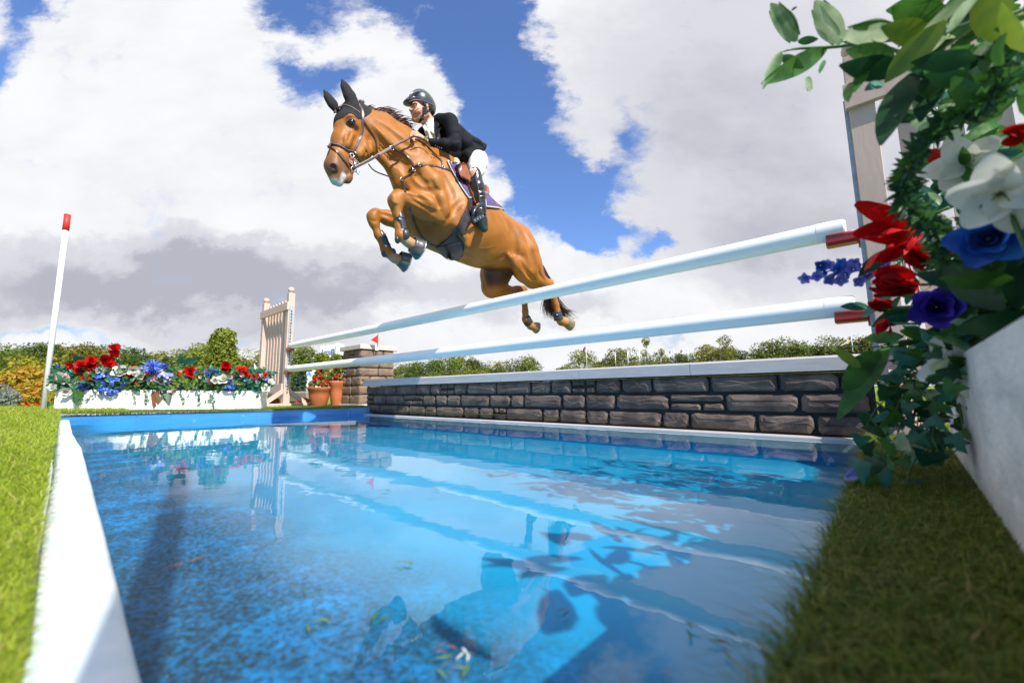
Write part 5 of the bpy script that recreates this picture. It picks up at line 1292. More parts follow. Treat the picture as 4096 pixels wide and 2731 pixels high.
# ------------------------------------------------------------------ right flower trough
MATZ = .058
def shift(p, v): return p + v
RA, RB = fs(.191, 1.725, MATZ), fs(.085, .16, MATZ)
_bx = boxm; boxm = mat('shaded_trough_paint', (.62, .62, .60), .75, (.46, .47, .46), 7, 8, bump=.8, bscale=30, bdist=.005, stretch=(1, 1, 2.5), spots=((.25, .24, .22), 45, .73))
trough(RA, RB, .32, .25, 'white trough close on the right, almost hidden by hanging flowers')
def G(x, y, Y): return atY(3000 + x / 1.206, y / 1.206, Y)
def Hh(x, y, Y): return atY(3000 + x / .906, 1000 + y / .906, Y)
def O(u, v, Y): return atY(u, v, Y)
r = random.Random(23)
LVG = mat('variegated_leaf_big', (.045, .17, .03), .4, (.03, .13, .025), 30, trans=.35)
def bigleaf(b, a, c, w, mi, fold=.2, bend=.05, facing=None, vein=True):
    L = (c - a).length; fc = (CAM - a).normalized() if facing is None else facing
    blade(b, a, c - a, fc + rv(r, .15), L, w, bend, mi, 9, fold, .85, .012, r)
    if mi == iV:                                        # green margins either side of the cream centre
        d = (c - a).normalized(); s_ = d.cross(fc).normalized()
        for sg in (1, -1): blade(b, a + d * L * .06 + s_ * (sg * w * .26) - fc * .002, c - a, fc, L * .84, w * .36, bend, iG, 7, .1, .9, 0, r)
top = [(((225, 200), (100, 10)), 95, iV), (((440, 210), (310, 0)), 110, iV), (((370, 238), (70, 400)), 100, iG), (((150, 250), (65, 420)), 60, iG), (((275, 370), (290, 440)), 35, iV), (((360, 290), (335, 350)), 25, iV), (((230, 200), (330, 190)), 40, iD), (((200, 50), (225, 35)), 14, iD), (((150, 270), (260, 330)), 50, iG)]
b = MB(); b.tube(smoothline([G(160, 250, .72), G(230, 235, .72), G(400, 228, .70), (G(620, 200, .66)), G(900, 180, .6)], 12), [.0012, .0015, .002, .0025, .0028, .003, .003, .003, .003, .003, .003, .003], 6, iS)
for ((p, q), w, mi) in top: bigleaf(b, G(*p, .71), G(*q, .69), w / 1.206 / F * .7, mi)
plant(b, 'leafy_branch', 'green and cream leafy branch reaching furthest left at the top right', 'branch', loc=G(620, 200, .66))
b = MB(); b.tube([G(600, 210, .62), G(800, 280, .6), G(1000, 300, .56)], .003, 6, iS)
for ((p, q), w, mi) in [(((700, 150), (440, 170)), 120, iV), (((720, 340), (440, 318)), 120, iD), (((780, 350), (622, 690)), 150, iD), (((930, 130), (690, 40)), 160, iG), (((900, 330), (820, 580)), 120, iD), (((700, 290), (470, 240)), 110, iG), (((480, 400), (470, 490)), 50, iG), (((560, 330), (500, 440)), 60, iG), (((860, 180), (640, 130)), 120, iY), (((1180, 100), (850, 180)), 130, iY), (((640, 400), (560, 430)), 60, iT), (((1000, 250), (880, 380)), 60, iV), (((790, 580), (700, 560)), 50, iV)]:
    bigleaf(b, G(*p, .60), G(*q, .58), w / 1.206 / F * .6, mi)
plant(b, 'leafy_branch', 'dark green leafy branch in front of the top of the right wing', 'branch', loc=G(800, 280, .6))
def inpoly(x, y, P):
    c = False; j = len(P) - 1
    for i in range(len(P)):
        if (P[i][1] > y) != (P[j][1] > y) and x < (P[j][0] - P[i][0]) * (y - P[i][1]) / (P[j][1] - P[i][1]) + P[i][0]: c = not c
        j = i
    return c
def mass(poly, n, nobj, Yr, sizes, mis, name, label, cat, group, ivy=False):
    us = [p[0] for p in poly]; vs = [p[1] for p in poly]; pts = []
    while len(pts) < n:
        u, v = r.uniform(min(us), max(us)), r.uniform(min(vs), max(vs))
        if inpoly(u, v, poly): pts.append((u, v))
    pts.sort(key=lambda q: (int(q[0] // 180), q[1])); m_ = max(1, n // nobj)
    for i in range(0, n, m_):
        b = MB(); ch = pts[i:i + m_]; cu = sum(p[0] for p in ch) / len(ch); cv = sum(p[1] for p in ch) / len(ch); core = O(cu, cv, Yr[1])
        for (u, v) in ch:
            p = O(u, v, r.uniform(*Yr)); L = r.uniform(*sizes); mi = r.choice(mis)
            if ivy: ivyleaf(b, p, rv(r) + Vector((0, 0, -.6)), (CAM - p).normalized() + rv(r, .5), L * .5, mi, r)
            else: blade(b, p, rv(r) + Vector((-.5, 0, .1)), (CAM - p).normalized() + rv(r, .5), L, L * r.uniform(.3, .5), r.uniform(0, .35), mi, 5, .25, .9, .02, r)
            if r.random() < .35: b.tube([core, (core + p) / 2 + rv(r, .01), p], .0014, 4, iS, caps=False)
        plant(b, name, label, cat, group, loc=core)
mass([(3680, -20), (3740, 200), (3840, 380), (3980, 400), (4150, 500), (4180, -80), (3640, -80)], 130, 6, (.50, .72), (.045, .095), [iG, iG, iD, iG, iY, iV, iV, iG], 'leaf_spray', 'large blurred green leaves at top right', 'foliage', 'leaf sprays at the top right corner')
mass([(3560, 930), (3700, 800), (3900, 720), (4150, 560), (4150, 1340), (3900, 1400), (3640, 1400), (3560, 1250)], 150, 6, (.82, 1.05), (.04, .085), [iT, iT, iD, iG, iR, iD, iV], 'leaf_spray', 'teal leaves among the right blooms', 'foliage', 'leaf sprays among the right blooms')
mass([(3560, 1380), (3900, 1330), (3850, 1480), (3780, 1640), (3740, 1800), (3600, 1840), (3520, 1680), (3560, 1520)], 120, 4, (.78, .98), (.035, .06), [iT, iD, iG, iT, iV], 'ivy', 'ivy over the right trough corner', 'ivy', 'ivy hanging from the right trough', ivy=True)
mass([(3980, 1000), (4150, 900), (4300, 1330), (4020, 1330)], 60, 3, (.56, .68), (.07, .12), [iD, iG, iD, iT], 'leaf_spray', 'dark leaves at the right edge', 'foliage', 'leaf sprays at the right edge')
# shaded mass above the trough outside the frame, casting the shade on the turf and the pool
for k in range(6):
    s_ = 1.58 - k * .23; b = MB(); c0 = fs(.36, s_, .42)
    for j in range(100):
        p = fs(r.uniform(.24, .50), s_ + r.gauss(0, .12), r.uniform(.28, .62) + (.10 if r.random() < .12 else 0)); L = r.uniform(.07, .12); blade(b, p, rv(r) + Vector((.5, 0, .2)), rv(r), L, L * .45, .2, r.choice([iD, iG, iT]), 4, .2, .9, 0, r)
    b.tube([fs(.36, s_, .28), fs(.36, s_, .55)], .006, 6, iS)
    plant(b, 'bushy_plant', 'dense leafy plant growing out of the right trough', 'plant', 'plants in the right trough', loc=c0)
mass([(3700, 1330), (4096, 1180), (4096, 1300), (3960, 1360), (3860, 1480), (3800, 1600), (3740, 1500)], 110, 3, (.66, .82), (.03, .055), [iT, iD, iG, iT, iV], 'ivy', 'leafy trail on the corner of the right trough', 'ivy', 'leafy trails on the right trough corner', ivy=True)
mass([(3640, 330), (3720, 300), (4096, 480), (4096, 800), (3820, 840), (3730, 700)], 80, 3, (.85, 1.1), (.05, .10), [iG, iV, iT, iG, iV], 'leaf_spray', 'light green leaves in front of the right wing slats', 'foliage', 'leaf sprays in front of the right wing')
# garland
b = MB(); path = [G(1250, 380, .5), G(1100, 500, .52), G(930, 600, .56), (G(790, 760, .58)), G(740, 900, .6), G(780, 1010, .6), G(880, 1090, .6), G(950, 1250, .62)]
P = smoothline(path, 46)
for i, p in enumerate(P):
    for k in range(12): blade(b, p, rv(r) + Vector((-.2, 0, -.3)), CAM - p, r.uniform(.018, .034), .006, .2, r.choice([iD, iD, iG]), 3, .1, .8, 0, r)
b.tube(P, .002, 5, iS); plant(b, 'garland', 'dark feathery green garland hanging down between the right blooms', 'garland', loc=P[0])
# blooms
def fl(name, label, cat, group, p, fn):
    b = MB(); fn(b); plant(b, name, label, cat, group, loc=p)
def px(R, Y, s=1.206): return R / s / F * Y
p = G(690, 1075, .78)
def glad(b):
    for (bx, by, tx, ty, w) in ((800, 1100, 500, 1120, 130), (780, 1060, 545, 1010, 110), (790, 1040, 640, 965, 90), (800, 1080, 560, 1150, 120), (760, 1120, 545, 1285, 120), (790, 1110, 700, 1200, 100), (800, 1050, 760, 1000, 90), (770, 1140, 640, 1260, 90), (800, 1120, 780, 1200, 80)):
        a, c = G(bx, by, .80 + r.uniform(-.02, .02)), G(tx, ty, .77 + r.uniform(-.03, .03)); blade(b, a, c - a, (CAM - a) + rv(r, .5), (c - a).length, px(w, .8), r.uniform(-.1, .15), iRed, 9, .35, .62, .09, r, .45)
    b.tube([G(800, 1080, .8), G(960, 1000, .75)], .003, 5, iS)
fl('gladiolus_bloom', 'big ragged red bloom in front of the end of the upper pole', 'gladiolus', None, p, glad)
def bud(x, y, R, Y, dirx=(-1, 0, .1)):
    def f(b):
        p = G(x, y, Y)
        for k in range(9):
            d = Vector(dirx) + rv(r, .16); blade(b, p + Vector((px(R, Y) * .7, 0, 0)) + rv(r, .004), d, rv(r) + (CAM - p).normalized(), px(R, Y) * 1.7, px(R, Y) * 1.0, r.uniform(-.15, .1), iRed, 7, .5, .66, .04, r, .5)
        for k in range(5): blade(b, p + Vector((px(R, Y) * .9, 0, 0)), Vector(dirx) + rv(r, .4), CAM - p, px(R, Y) * .9, px(R, Y) * .35, .1, iG, 4, .2, 1, 0, r)
        b.tube([p + Vector((px(R, Y) * .8, 0, 0)), p + Vector((px(R, Y) * 2.5, -.05, -.01))], .003, 5, iS)
    return f
fl('red_rose', 'plump red rosebud under the ragged red bloom on the right', 'rose', None, G(720, 1370, .78), bud(720, 1375, 115, .78))
fl('red_rose', 'red bloom between the ragged red bloom and the plump rosebud', 'rose', None, G(790, 1270, .8), bud(800, 1280, 75, .80, (-.6, 0, .8)))
fl('red_rose', 'small red bud beside the end of the lower pole', 'rose', None, G(620, 1480, .85), bud(625, 1485, 48, .85))
fl('red_rose', 'small red bud hanging below the end of the lower pole', 'rose', None, Hh(525, 295, .86), bud(635, 1560, 30, .86, (-.5, 0, -.5)))
fl('red_rose', 'red bloom above the white lily at the right edge', 'rose', None, G(1280, 640, .5), bud(1290, 645, 60, .5))
fl('red_rose', 'dark red bud peeping out left of the white lily', 'rose', None, G(885, 790, .7), bud(885, 795, 45, .7, (0, 0, 1)))
def lily(cx_, cy_, R, Y, fr=G, k=6, mi=iW, sc=1.206):
    def f(b):
        p = fr(cx_, cy_, Y); Rm = px(R, Y, sc)
        for i in range(k):
            an = 2 * math.pi * i / k + .3; t_ = (CAM - p).normalized(); x = t_.orthogonal().normalized(); y = t_.cross(x); d = x * math.cos(an) + y * math.sin(an) + t_ * .45
            blade(b, p, d, t_ + rv(r, .2), Rm * r.uniform(.9, 1.2), Rm * .86, r.uniform(.1, .5), mi, 9, .35, .66, .05, r, .5)
        for i in range(5): b.tube([p, p + (t_ + rv(r, .25)) * Rm * .5], .0012, 4, iY)
        for i in range(3): blade(b, p, rv(r), CAM - p, Rm * .8, Rm * .3, .2, iG, 5, .2, .9, 0, r)
        b.tube([p, p + Vector((.03, .0, -.12))], .003, 5, iS)
    return f
fl('white_lily', 'white lily behind the dark garland with a green centre', 'lily', None, G(1040, 800, .66), lily(1040, 800, 150, .66))
fl('white_lily', 'large white lily at the right edge above the blue bloom', 'lily', None, G(1210, 950, .50), lily(1215, 930, 210, .48))
fl('white_lily', 'white lily hanging over the front board of the right trough', 'lily', None, Hh(770, 420, .72), lily(785, 415, 125, .70, Hh, 5, iW, .906))
fl('white_lily', 'small white lily with a green edge under the rosebuds', 'lily', None, G(1140, 1350, .7), lily(1130, 1370, 90, .7))
fl('white_lily', 'white and red streaked lily behind the ragged red bloom', 'lily', None, G(830, 1180, .88), lily(850, 1170, 90, .88))
fl('blue_rose', 'pale blue bloom below the large white lily', 'rose', None, G(1150, 1150, .55), lambda b: rose(b, G(1150, 1150, .55), CAM - G(1150, 1150, .55), px(150, .55), iB, r))
fl('blue_rose', 'deep violet blue bloom below the plump red rosebud', 'rose', None, G(920, 1480, .72), lambda b: (rose(b, G(900, 1480, .72), CAM - G(900, 1480, .72), px(110, .72), iVi, r), rose(b, G(985, 1440, .72), CAM - G(985, 1440, .72), px(80, .72), iVi, r)))
fl('blue_rose', 'small blue bloom at the trough edge under the hanging white lily', 'rose', None, Hh(810, 575, .76), lambda b: rose(b, Hh(812, 575, .76), Vector((-.3, -1, 0)), px(40, .76, .906), iB, r))
def delph(b):
    P = smoothline([G(290, 1335, .86), G(420, 1300, .86), G(560, 1310, .86), G(700, 1300, .86), G(850, 1330, .84)], 14); b.tube(P, .0016, 5, iS)
    for (x, y) in ((275, 1340), (340, 1280), (350, 1310), (330, 1335), (372, 1280), (375, 1355), (405, 1310), (430, 1280), (430, 1300), (460, 1325), (495, 1275), (500, 1300), (480, 1290), (530, 1270), (555, 1325), (575, 1280), (590, 1330), (520, 1355), (620, 1290), (650, 1280), (670, 1320), (440, 1350)):
        p = G(x, y, .86 + r.uniform(-.015, .015)); rose(b, p, CAM - p + rv(r, .6), px(30, .86), r.choice([iL, iL, iL, iB]), r, ((5, 1, 1.2), (3, .5, .5)))
fl('delphinium', 'spike of small pale blue flowers poking out left between the pole ends', 'delphinium', None, G(560, 1310, .86), delph)
b = MB()
for (a, c, w, mi) in ((Hh(500, 345, .80), Hh(310, 605, .78), 90, iG), (Hh(470, 370, .80), Hh(340, 500, .79), 110, iG), (Hh(400, 425, .78), Hh(300, 350, .77), 44, iY), (Hh(640, 350, .8), Hh(560, 420, .8), 60, iG), (Hh(620, 330, .8), Hh(480, 345, .8), 30, iD)):
    bigleaf(b, a, c, px(w, .8, .906) * .8, mi, .15, .08)
b.tube([Hh(640, 330, .8), Hh(480, 350, .8), Hh(310, 348, .79)], .0016, 5, iS); plant(b, 'lance_leaf', 'long lance shaped green leaves hanging in front of the right end of the wall cap', 'leaf', loc=Hh(500, 345, .8))
b = MB(); bigleaf(b, Hh(430, 205, .85), Hh(325, 205, .84), px(34, .85, .906), iT, .2, 0); plant(b, 'broad_leaf', 'single pale green leaf lying across the end of the lower pole', 'leaf', loc=Hh(430, 205, .85))
for lst, lab in (([Hh(560, 560, .85), Hh(540, 650, .82), Hh(500, 730, .8), Hh(420, 780, .78), Hh(350, 820, .77)], 'ivy trail ending in a pale blue bud over the water'), ([Hh(700, 600, .85), Hh(620, 720, .82), Hh(560, 860, .8), Hh(620, 900, .8)], 'ivy trail that hangs lowest over the right turf'), ([Hh(600, 450, .88), Hh(470, 560, .85), Hh(420, 640, .84)], 'ivy trail in front of the right end of the stone wall'), ([Hh(760, 560, .8), Hh(770, 700, .76), Hh(700, 745, .75), Hh(660, 680, .76)], 'looping ivy stem against the corner of the right trough')):
    b = MB(); vine(b, lst, .028, iT, r, .03, [iT, iD, iT, iG])
    if 'bud' in lab: blade(b, Hh(400, 795, .77), Hh(335, 835, .77) - Hh(400, 795, .77), CAM - lst[-1], px(70, .77, .906), .02, 0, iL, 5, .5, .8, 0, r)
    plant(b, 'ivy', lab, 'ivy', loc=lst[0])
# ------------------------------------------------------------------ turf and lawn
def blades(name, P, hgt, wid, lean, matl, kind='stuff', bend=.5):
    """P n x 3 base points; every blade is a bent strip of two quads"""
    n = len(P); a = rng.uniform(0, 2 * np.pi, n); h = hgt * rng.uniform(.6, 1.25, n) if np.isscalar(hgt) else hgt * rng.uniform(.6, 1.25, n)
    w = wid * rng.uniform(.7, 1.3, n); sx_ = np.c_[np.cos(a), np.sin(a), np.zeros(n)] * w[:, None] / 2
    ln = rng.normal(0, lean, (n, 2)); tip = np.c_[ln * h[:, None], h]; midp = np.c_[ln * h[:, None] * .3, h * .6]; tip[:, 2] = h * (1 - .25 * np.hypot(ln[:, 0], ln[:, 1]).clip(0, 2))
    V = np.stack([P - sx_, P + sx_, P + midp - sx_ * .8, P + midp + sx_ * .8, P + tip - sx_ * .15, P + tip + sx_ * .15], 1).reshape(-1, 3)
    o = np.arange(n)[:, None] * 6; Fq = np.concatenate([o + [0, 1, 3, 2], o + [2, 3, 5, 4]], 0)
    c = rng.uniform(0, 1, n); cc = np.repeat(np.stack([c, c, c], 1), 6, 0)
    ob = np_obj(name, V, Fq, matl, None, cols=cc); ob['kind'] = kind; return ob
def grassmat(name, c1, c2, c3, trans=.35):
    m = bpy.data.materials.new(name); m.use_nodes = True; t = NT(m.node_tree); b = t.n['Principled BSDF']
    at = t.new('ShaderNodeAttribute'); at.attribute_name = 'Col'; f = at.outputs['Fac']
    c = t.mix(t.ramp(f, .0, .6), c1, c2); c = t.mix(t.ramp(f, .86, .95), c, c3)
    t.put(b.inputs['Base Color'], c); b.inputs['Roughness'].default_value = .5; b.inputs['Specular IOR Level'].default_value = .35
    tr = t.new('ShaderNodeBsdfTranslucent'); t.put(tr.inputs[0], c); ms = t.new('ShaderNodeMixShader'); ms.inputs[0].default_value = trans
    t.l.new(b.outputs[0], ms.inputs[1]); t.l.new(tr.outputs[0], ms.inputs[2]); t.l.new(ms.outputs[0], t.n['Material Output'].inputs[0]); return m
gr_l = grassmat('lawn_grass', (.17, .26, .012), (.34, .42, .03), (.45, .40, .12))
gr_t = grassmat('turf_fibre', (.05, .10, .010), (.17, .21, .022), (.36, .27, .08))
gr_b = grassmat('turf_fibre_light', (.08, .15, .015), (.16, .24, .03), (.30, .26, .08))
def arr(l): return np.array([tuple(p) for p in l])
# left lawn, denser near the camera
n = 85000; Y = np.exp(rng.uniform(np.log(.22), np.log(7.0), n)); x = -Y * rng.uniform(.95, 1.42, n)
s_ = -(x * N.x + y if False else x * N.x + Y * N.y)
side = x * (-LDIR.y) + Y * LDIR.x                     # distance beyond the timber line
Dn = np.array([N.x, N.y]); sdist = -(x * Dn[0] + Y * Dn[1])
dco = -(.7595 * x - .6505 * Y)
ok = (sdist < -.01 + .021 * dco + .004) & (dco > .2)
nbk = np.array([-bn_.x, -bn_.y]); ok |= ((x - K3.x) * nbk[0] + (Y - K3.y) * nbk[1] > .02) & (Y > 3.2)
x, Y = x[ok], Y[ok]; z = np.array([ground_z(a, b_) for a, b_ in zip(x, Y)]) - .010
hh = np.clip(.016 + .012 * Y, .020, .05)
blades('lawn_grass', np.c_[x, Y, z], hh, np.clip(.0012 + .0011 * Y, .0016, .007), .55, gr_l)
n = 26000; Y = np.exp(rng.uniform(np.log(.5), np.log(9.0), n)); x = -Y * rng.uniform(1.40, 2.6, n); z = np.array([ground_z(a, b_) for a, b_ in zip(x, Y)]) - .010
blades('lawn_grass', np.c_[x, Y, z], .045, np.clip(.003 + .0011 * Y, .004, .01), .55, gr_l)
# right turf
b = MB(); mz = MATZ - .008
quad = [fs(edge_d(-.4), -.4, mz), fs(edge_d(1), 1.0, mz), fs(edge_d(2.44), 2.44, mz), fs(.9, 2.44, mz), fs(.9, 1.0, mz), fs(.9, -.4, mz)]
b.add(quad + [q - Vector((0, 0, .1)) for q in quad], [(0, 1, 2, 3, 4, 5)] + [(i, (i + 1) % 6, (i + 1) % 6 + 6, i + 6) for i in range(6)], 0)
tag(b.build('turf_mat', mat('turf_backing', (.03, .05, .012), .9, (.05, .07, .02), 60, bump=1, bscale=120)), kind='structure')
n = 75000; s_ = rng.uniform(0, 1, n) ** 1.5 * 2.35 + .03; d_ = edge_d(s_) - .006 + rng.uniform(0, 1, n) ** 1.1 * .36
P = np.outer(d_, np.array(D)) - np.outer(s_, np.array(N)); P[:, 2] = mz; blades('turf', P, .024, .0017, .8, gr_t)
n = 2500; s_ = rng.uniform(0.03, 2.3, n); P = np.outer(edge_d(s_) + rng.uniform(-.012, .0, n), np.array(D)) - np.outer(s_, np.array(N)); P[:, 2] = mz - .004; P += 0
blades('turf_edge', P, .026, .0014, 1.5, gr_t)
# turf strip along the far board and lawn at the back
n = 26000; t_ = rng.uniform(-.03, 1.02, n); w_ = rng.uniform(0, 1, n) ** 1.3
a_, c_ = np.array(K3 + Vector((0, 0, .0))), np.array(K2); P = a_ + np.outer(t_, c_ - a_) + np.outer(-.006 + w_ * .9, np.array(-bn_)); P[:, 2] = np.where(w_ < .04, .079, np.array([ground_z(a, b_) for a, b_, _ in P]) - .004)
P[:, 2] = np.maximum(P[:, 2], .076)
blades('turf_strip', P, .022, .003, .7, gr_b)
b = MB(); q = [K3 - bd * .02, K2 + bd * .02, K2 - bn_ * .9, K3 - bn_ * .9]; b.add([Vector((p.x, p.y, .0835)) for p in q[:2]] + [Vector((p.x, p.y, .0835)) for p in q[2:]], [(0, 1, 2, 3)])
n = 30000; Y = np.exp(rng.uniform(np.log(1.9), np.log(14), n)); x = Y * rng.uniform(.80, 1.35, n); ok = -(x * N.x + Y * N.y) > 2.75; x, Y = x[ok], Y[ok]
z = np.array([ground_z(a, b_) for a, b_ in zip(x, Y)]) - .005; blades('lawn_grass', np.c_[x, Y, z], .035, np.clip(.001 * Y, .003, .01), .5, gr_l)
n = 16000; Y = np.exp(rng.uniform(np.log(5.2), np.log(14), n)); x = Y * rng.uniform(-1.35, -.2, n); z = np.array([ground_z(a, b_) for a, b_ in zip(x, Y)]) - .005
blades('lawn_grass', np.c_[x, Y, z], .03, .008, .5, gr_l)
# bits of grass and leaves floating on the pool
r = random.Random(77)
for (u, v, L, mi) in [(700, 1800, .05, iY), (860, 2020, .03, iY), (650, 2270, .05, iR), (760, 2250, .08, iR), (1020, 2300, .04, iG), (1500, 2450, .06, iG), (1540, 2440, .05, iG), (1250, 2480, .05, iY), (1650, 2260, .06, iY), (1680, 2280, .03, iR), (1210, 2340, .03, iY), (1660, 2500, .025, iR), (2620, 1790, .05, iY), (2680, 1800, .06, iG), (2660, 1986, .05, iG), (2250, 2440, .05, iR), (2220, 2400, .03, iY), (2820, 2540, .06, iR), (2880, 2580, .05, iY), (2750, 2500, .05, iG), (2900, 2520, .04, iR), (1180, 1990, .09, iY), (1130, 1720, .08, iY), (1560, 1960, .08, iY), (1740, 1955, .06, iY), (1850, 2640, .05, iY), (1880, 2600, .04, iW), (1800, 2600, .04, iR), (1780, 2660, .05, iY), (3280, 2050, .05, iR), (3230, 2000, .05, iG), (520, 1690, .09, iW), (530, 1715, .06, iY), (460, 2230, .03, iR), (1320, 2370, .015, iR), (880, 1960, .03, iR), (3060, 2180, .02, iR), (2100, 2360, .012, iW), (2500, 2100, .012, iW), (560, 2090, .03, iD), (1030, 2050, .04, iG)]:
    p = atz(u, v, .003); b = MB(); an = r.uniform(0, 6)
    for k in range(1 if L < .03 else r.choice([1, 2, 3])): blade(b, p + rv(r, .006) * Vector((1, 1, 0)).length * .5 * 0 + Vector((r.uniform(-.01, .01), r.uniform(-.01, .01), .001 * k)), Vector((math.cos(an + k * .5), math.sin(an + k * .5), .02)), (0, 0, 1), L * .32, min(.004, L * .06), r.uniform(-.02, .05), mi, 5, .1, .9, .02, r)
    plant(b, 'floating_leaf', 'loose blade of grass or leaf lying on the pool', 'leaf', 'grass clippings and leaves on the pool', loc=p)

# ------------------------------------------------------------------ background garden
def hz(u): return 1563.5 - .013 * (u - 2048)
def gp(u, Y, z=.05):
    p = atY(u, hz(u), Y); return Vector((p.x, p.y, z))
crownm = {k: leafm('crown_' + k, a, b_, .25, .6, .25, 1.2, hueobj=.25) for k, a, b_ in (('green', (.09, .13, .018), (.17, .21, .026)), ('olive', (.15, .155, .018), (.25, .24, .028)), ('dark', (.05, .085, .016), (.10, .14, .024)), ('yellow', (.24, .20, .012), (.32, .27, .02)))}
bark = mat('bark', (.12, .10, .08), .9, (.22, .20, .17), 5, bump=.6)
def crown_np(blobs, n, ls, seed, squash=.6):
    g = np.random.default_rng(seed); w = np.array([b_[3] ** 2 for b_ in blobs]); k = g.choice(len(blobs), n, p=w / w.sum()); B = np.array(blobs)[k]
    d = g.normal(size=(n, 3)); d /= np.linalg.norm(d, axis=1)[:, None]; rr = (g.uniform(.35, 1.0, n) ** .45) * B[:, 3] * (1 + .12 * np.sin(d[:, 0] * 7 + B[:, 0]) * np.cos(d[:, 2] * 6)); C_ = B[:, :3] + d * rr[:, None]
    a = g.normal(size=(n, 3)) + d * 1.2; a /= np.linalg.norm(a, axis=1)[:, None]; x = np.cross(a, g.normal(size=(n, 3))); x /= np.linalg.norm(x, axis=1)[:, None]; y = np.cross(a, x)
    s = (ls * g.uniform(.5, 1.3, n))[:, None]
    V = np.stack([C_ - x * s, C_ - y * s * squash, C_ + x * s, C_ + y * s * squash], 1).reshape(-1, 3); Fq = np.arange(4 * n).reshape(-1, 4); return V, Fq
def tree(kind, Hh_, Wd, seed, n=3800, ls=.17, matk='green', birch=False):
    g = random.Random(seed); blobs = []
    for i in range(22 if not birch else 16):
        t = g.random(); rad = (1 - (abs(t - .38) / .66) ** 2) * Wd * .5 * (.75 if birch else 1); an = g.uniform(0, 6.28); q = g.random() ** .5
        blobs.append((math.cos(an) * rad * q * .8, math.sin(an) * rad * q * .8, Hh_ * (.22 + .68 * t), Wd * g.uniform(.10, .20) * (.7 if birch else 1)))
    root = bpy.data.objects.new(kind, None); COL.objects.link(root)
    V, Fq = crown_np(blobs, n, ls, seed); c = np_obj('crown', V, Fq, crownm[matk], None); c.parent = root
    b = MB(); b.tube([(0, 0, -.3), (.05, 0, Hh_ * .3), (-.05, .1, Hh_ * .8)], [Hh_ * .022, Hh_ * .016, Hh_ * .004], 8)
    for k in range(9):
        bl = blobs[k]; z = g.uniform(.2, .5) * Hh_; b.tube([(0, 0, z), (bl[0] * .5, bl[1] * .5, (z + bl[2]) / 2 + .1), bl[:3]], [Hh_ * .009, Hh_ * .006, Hh_ * .002], 5)
    tr_ = b.build('trunk', mat('birch_bark', (.5, .48, .44), .8, (.25, .22, .2), 6) if birch else bark); tr_.parent = root
    return root
protos = [tree('broadleaf_tree', 8, 8, 3, matk='green'), tree('broadleaf_tree', 8, 9, 4, matk='olive'), tree('broadleaf_tree', 8, 8, 5, matk='dark'), tree('broadleaf_tree', 8, 9.5, 6, matk='green')]
birch = [tree('birch_tree', 11, 6.5, 8, 2300, .15, 'olive', True), tree('birch_tree', 11, 10, 9, 5200, .14, 'olive', True)]
yel = tree('yellow_tree', 5, 7, 12, 3000, .14, 'yellow')
usedp = set()
def put(p, u, vtop, Y, label, grp, wid=1.0, cat='tree'):
    hgt0 = {id(protos[0]): 8, id(protos[1]): 8, id(protos[2]): 8, id(protos[3]): 8, id(birch[0]): 11, id(birch[1]): 11, id(yel): 5}[id(p)] * .95
    H_ = (hz(u) - vtop) / F * Y + .25; s = H_ / hgt0; q = gp(u, Y, 0); rz = rnd.uniform(0, 6.28)
    sc = (s * wid, s * wid, s)
    if id(p) in usedp: o = dup(p, q, rz, label, sc)
    else: usedp.add(id(p)); o = p; o.location = q; o.rotation_euler = (0, 0, rz); o.scale = sc; o['label'] = label
    o['category'] = cat; o['group'] = grp; return o
TL = [(-60, 1400, 46), (30, 1402, 44), (95, 1392, 60), (150, 1374, 58), (215, 1392, 62), (275, 1398, 60), (345, 1405, 70), (420, 1400, 52), (500, 1392, 56), (560, 1420, 60), (640, 1416, 62), (715, 1404, 60), (790, 1380, 58), (850, 1412, 64), (905, 1432, 66), (975, 1438, 68), (1035, 1412, 62), (1200, 1392, 44), (1245, 1425, 60)]
TR = [(1555, 1482, 90), (1600, 1462, 88), (1650, 1462, 84), (1690, 1450, 80), (1740, 1440, 78), (1790, 1430, 78), (1845, 1428, 80), (1895, 1436, 80), (1950, 1462, 84), (1990, 1452, 84), (2050, 1452, 82), (2100, 1430, 78), (2250, 1468, 100), (2290, 1460, 92), (2345, 1412, 76), (2400, 1448, 84), (2450, 1430, 80), (2500, 1402, 76), (2545, 1440, 84), (2660, 1425, 84), (2730, 1414, 80), (2790, 1425, 80), (2850, 1395, 76), (2960, 1400, 74), (3030, 1408, 78), (3090, 1378, 72), (3150, 1374, 70), (3220, 1372, 70), (3290, 1382, 70), (3345, 1368, 68), (3410, 1362, 66), (3480, 1356, 64), (3560, 1350, 60), (3650, 1360, 60)]
for i, (u, v, Y) in enumerate(TL): put(protos[(i * 7 + i // 3) % 4], u, v, Y, 'broad green tree in the tree line behind the long white trough', 'trees behind the trough', 1.25)
for i, (u, v, Y) in enumerate(TR): put(protos[(i * 5 + i // 2) % 4], u, v, Y, 'round green tree in the distant row above the stone wall', 'trees above the stone wall', 1.2)
put(birch[0], 2595, 1345, 62, 'thin open birch with a pale trunk above the middle of the wall', None)['group'] = 'birch trees above the wall'
put(birch[0], 2650, 1392, 64, 'low straggly birch right beside the thin open birch', 'birch trees above the wall')
put(birch[1], 2895, 1330, 60, 'tall weeping birch with white branches, highest crown above the wall', 'birch trees above the wall', 1.25)
put(yel, 330, 1412, 26, 'bright yellow green bushy tree just right of the white marker pole', 'yellow trees', 1.2, 'tree')
put(yel, 60, 1440, 24, 'yellow green bushy tree left of the white marker pole', 'yellow trees', 1.4, 'tree')
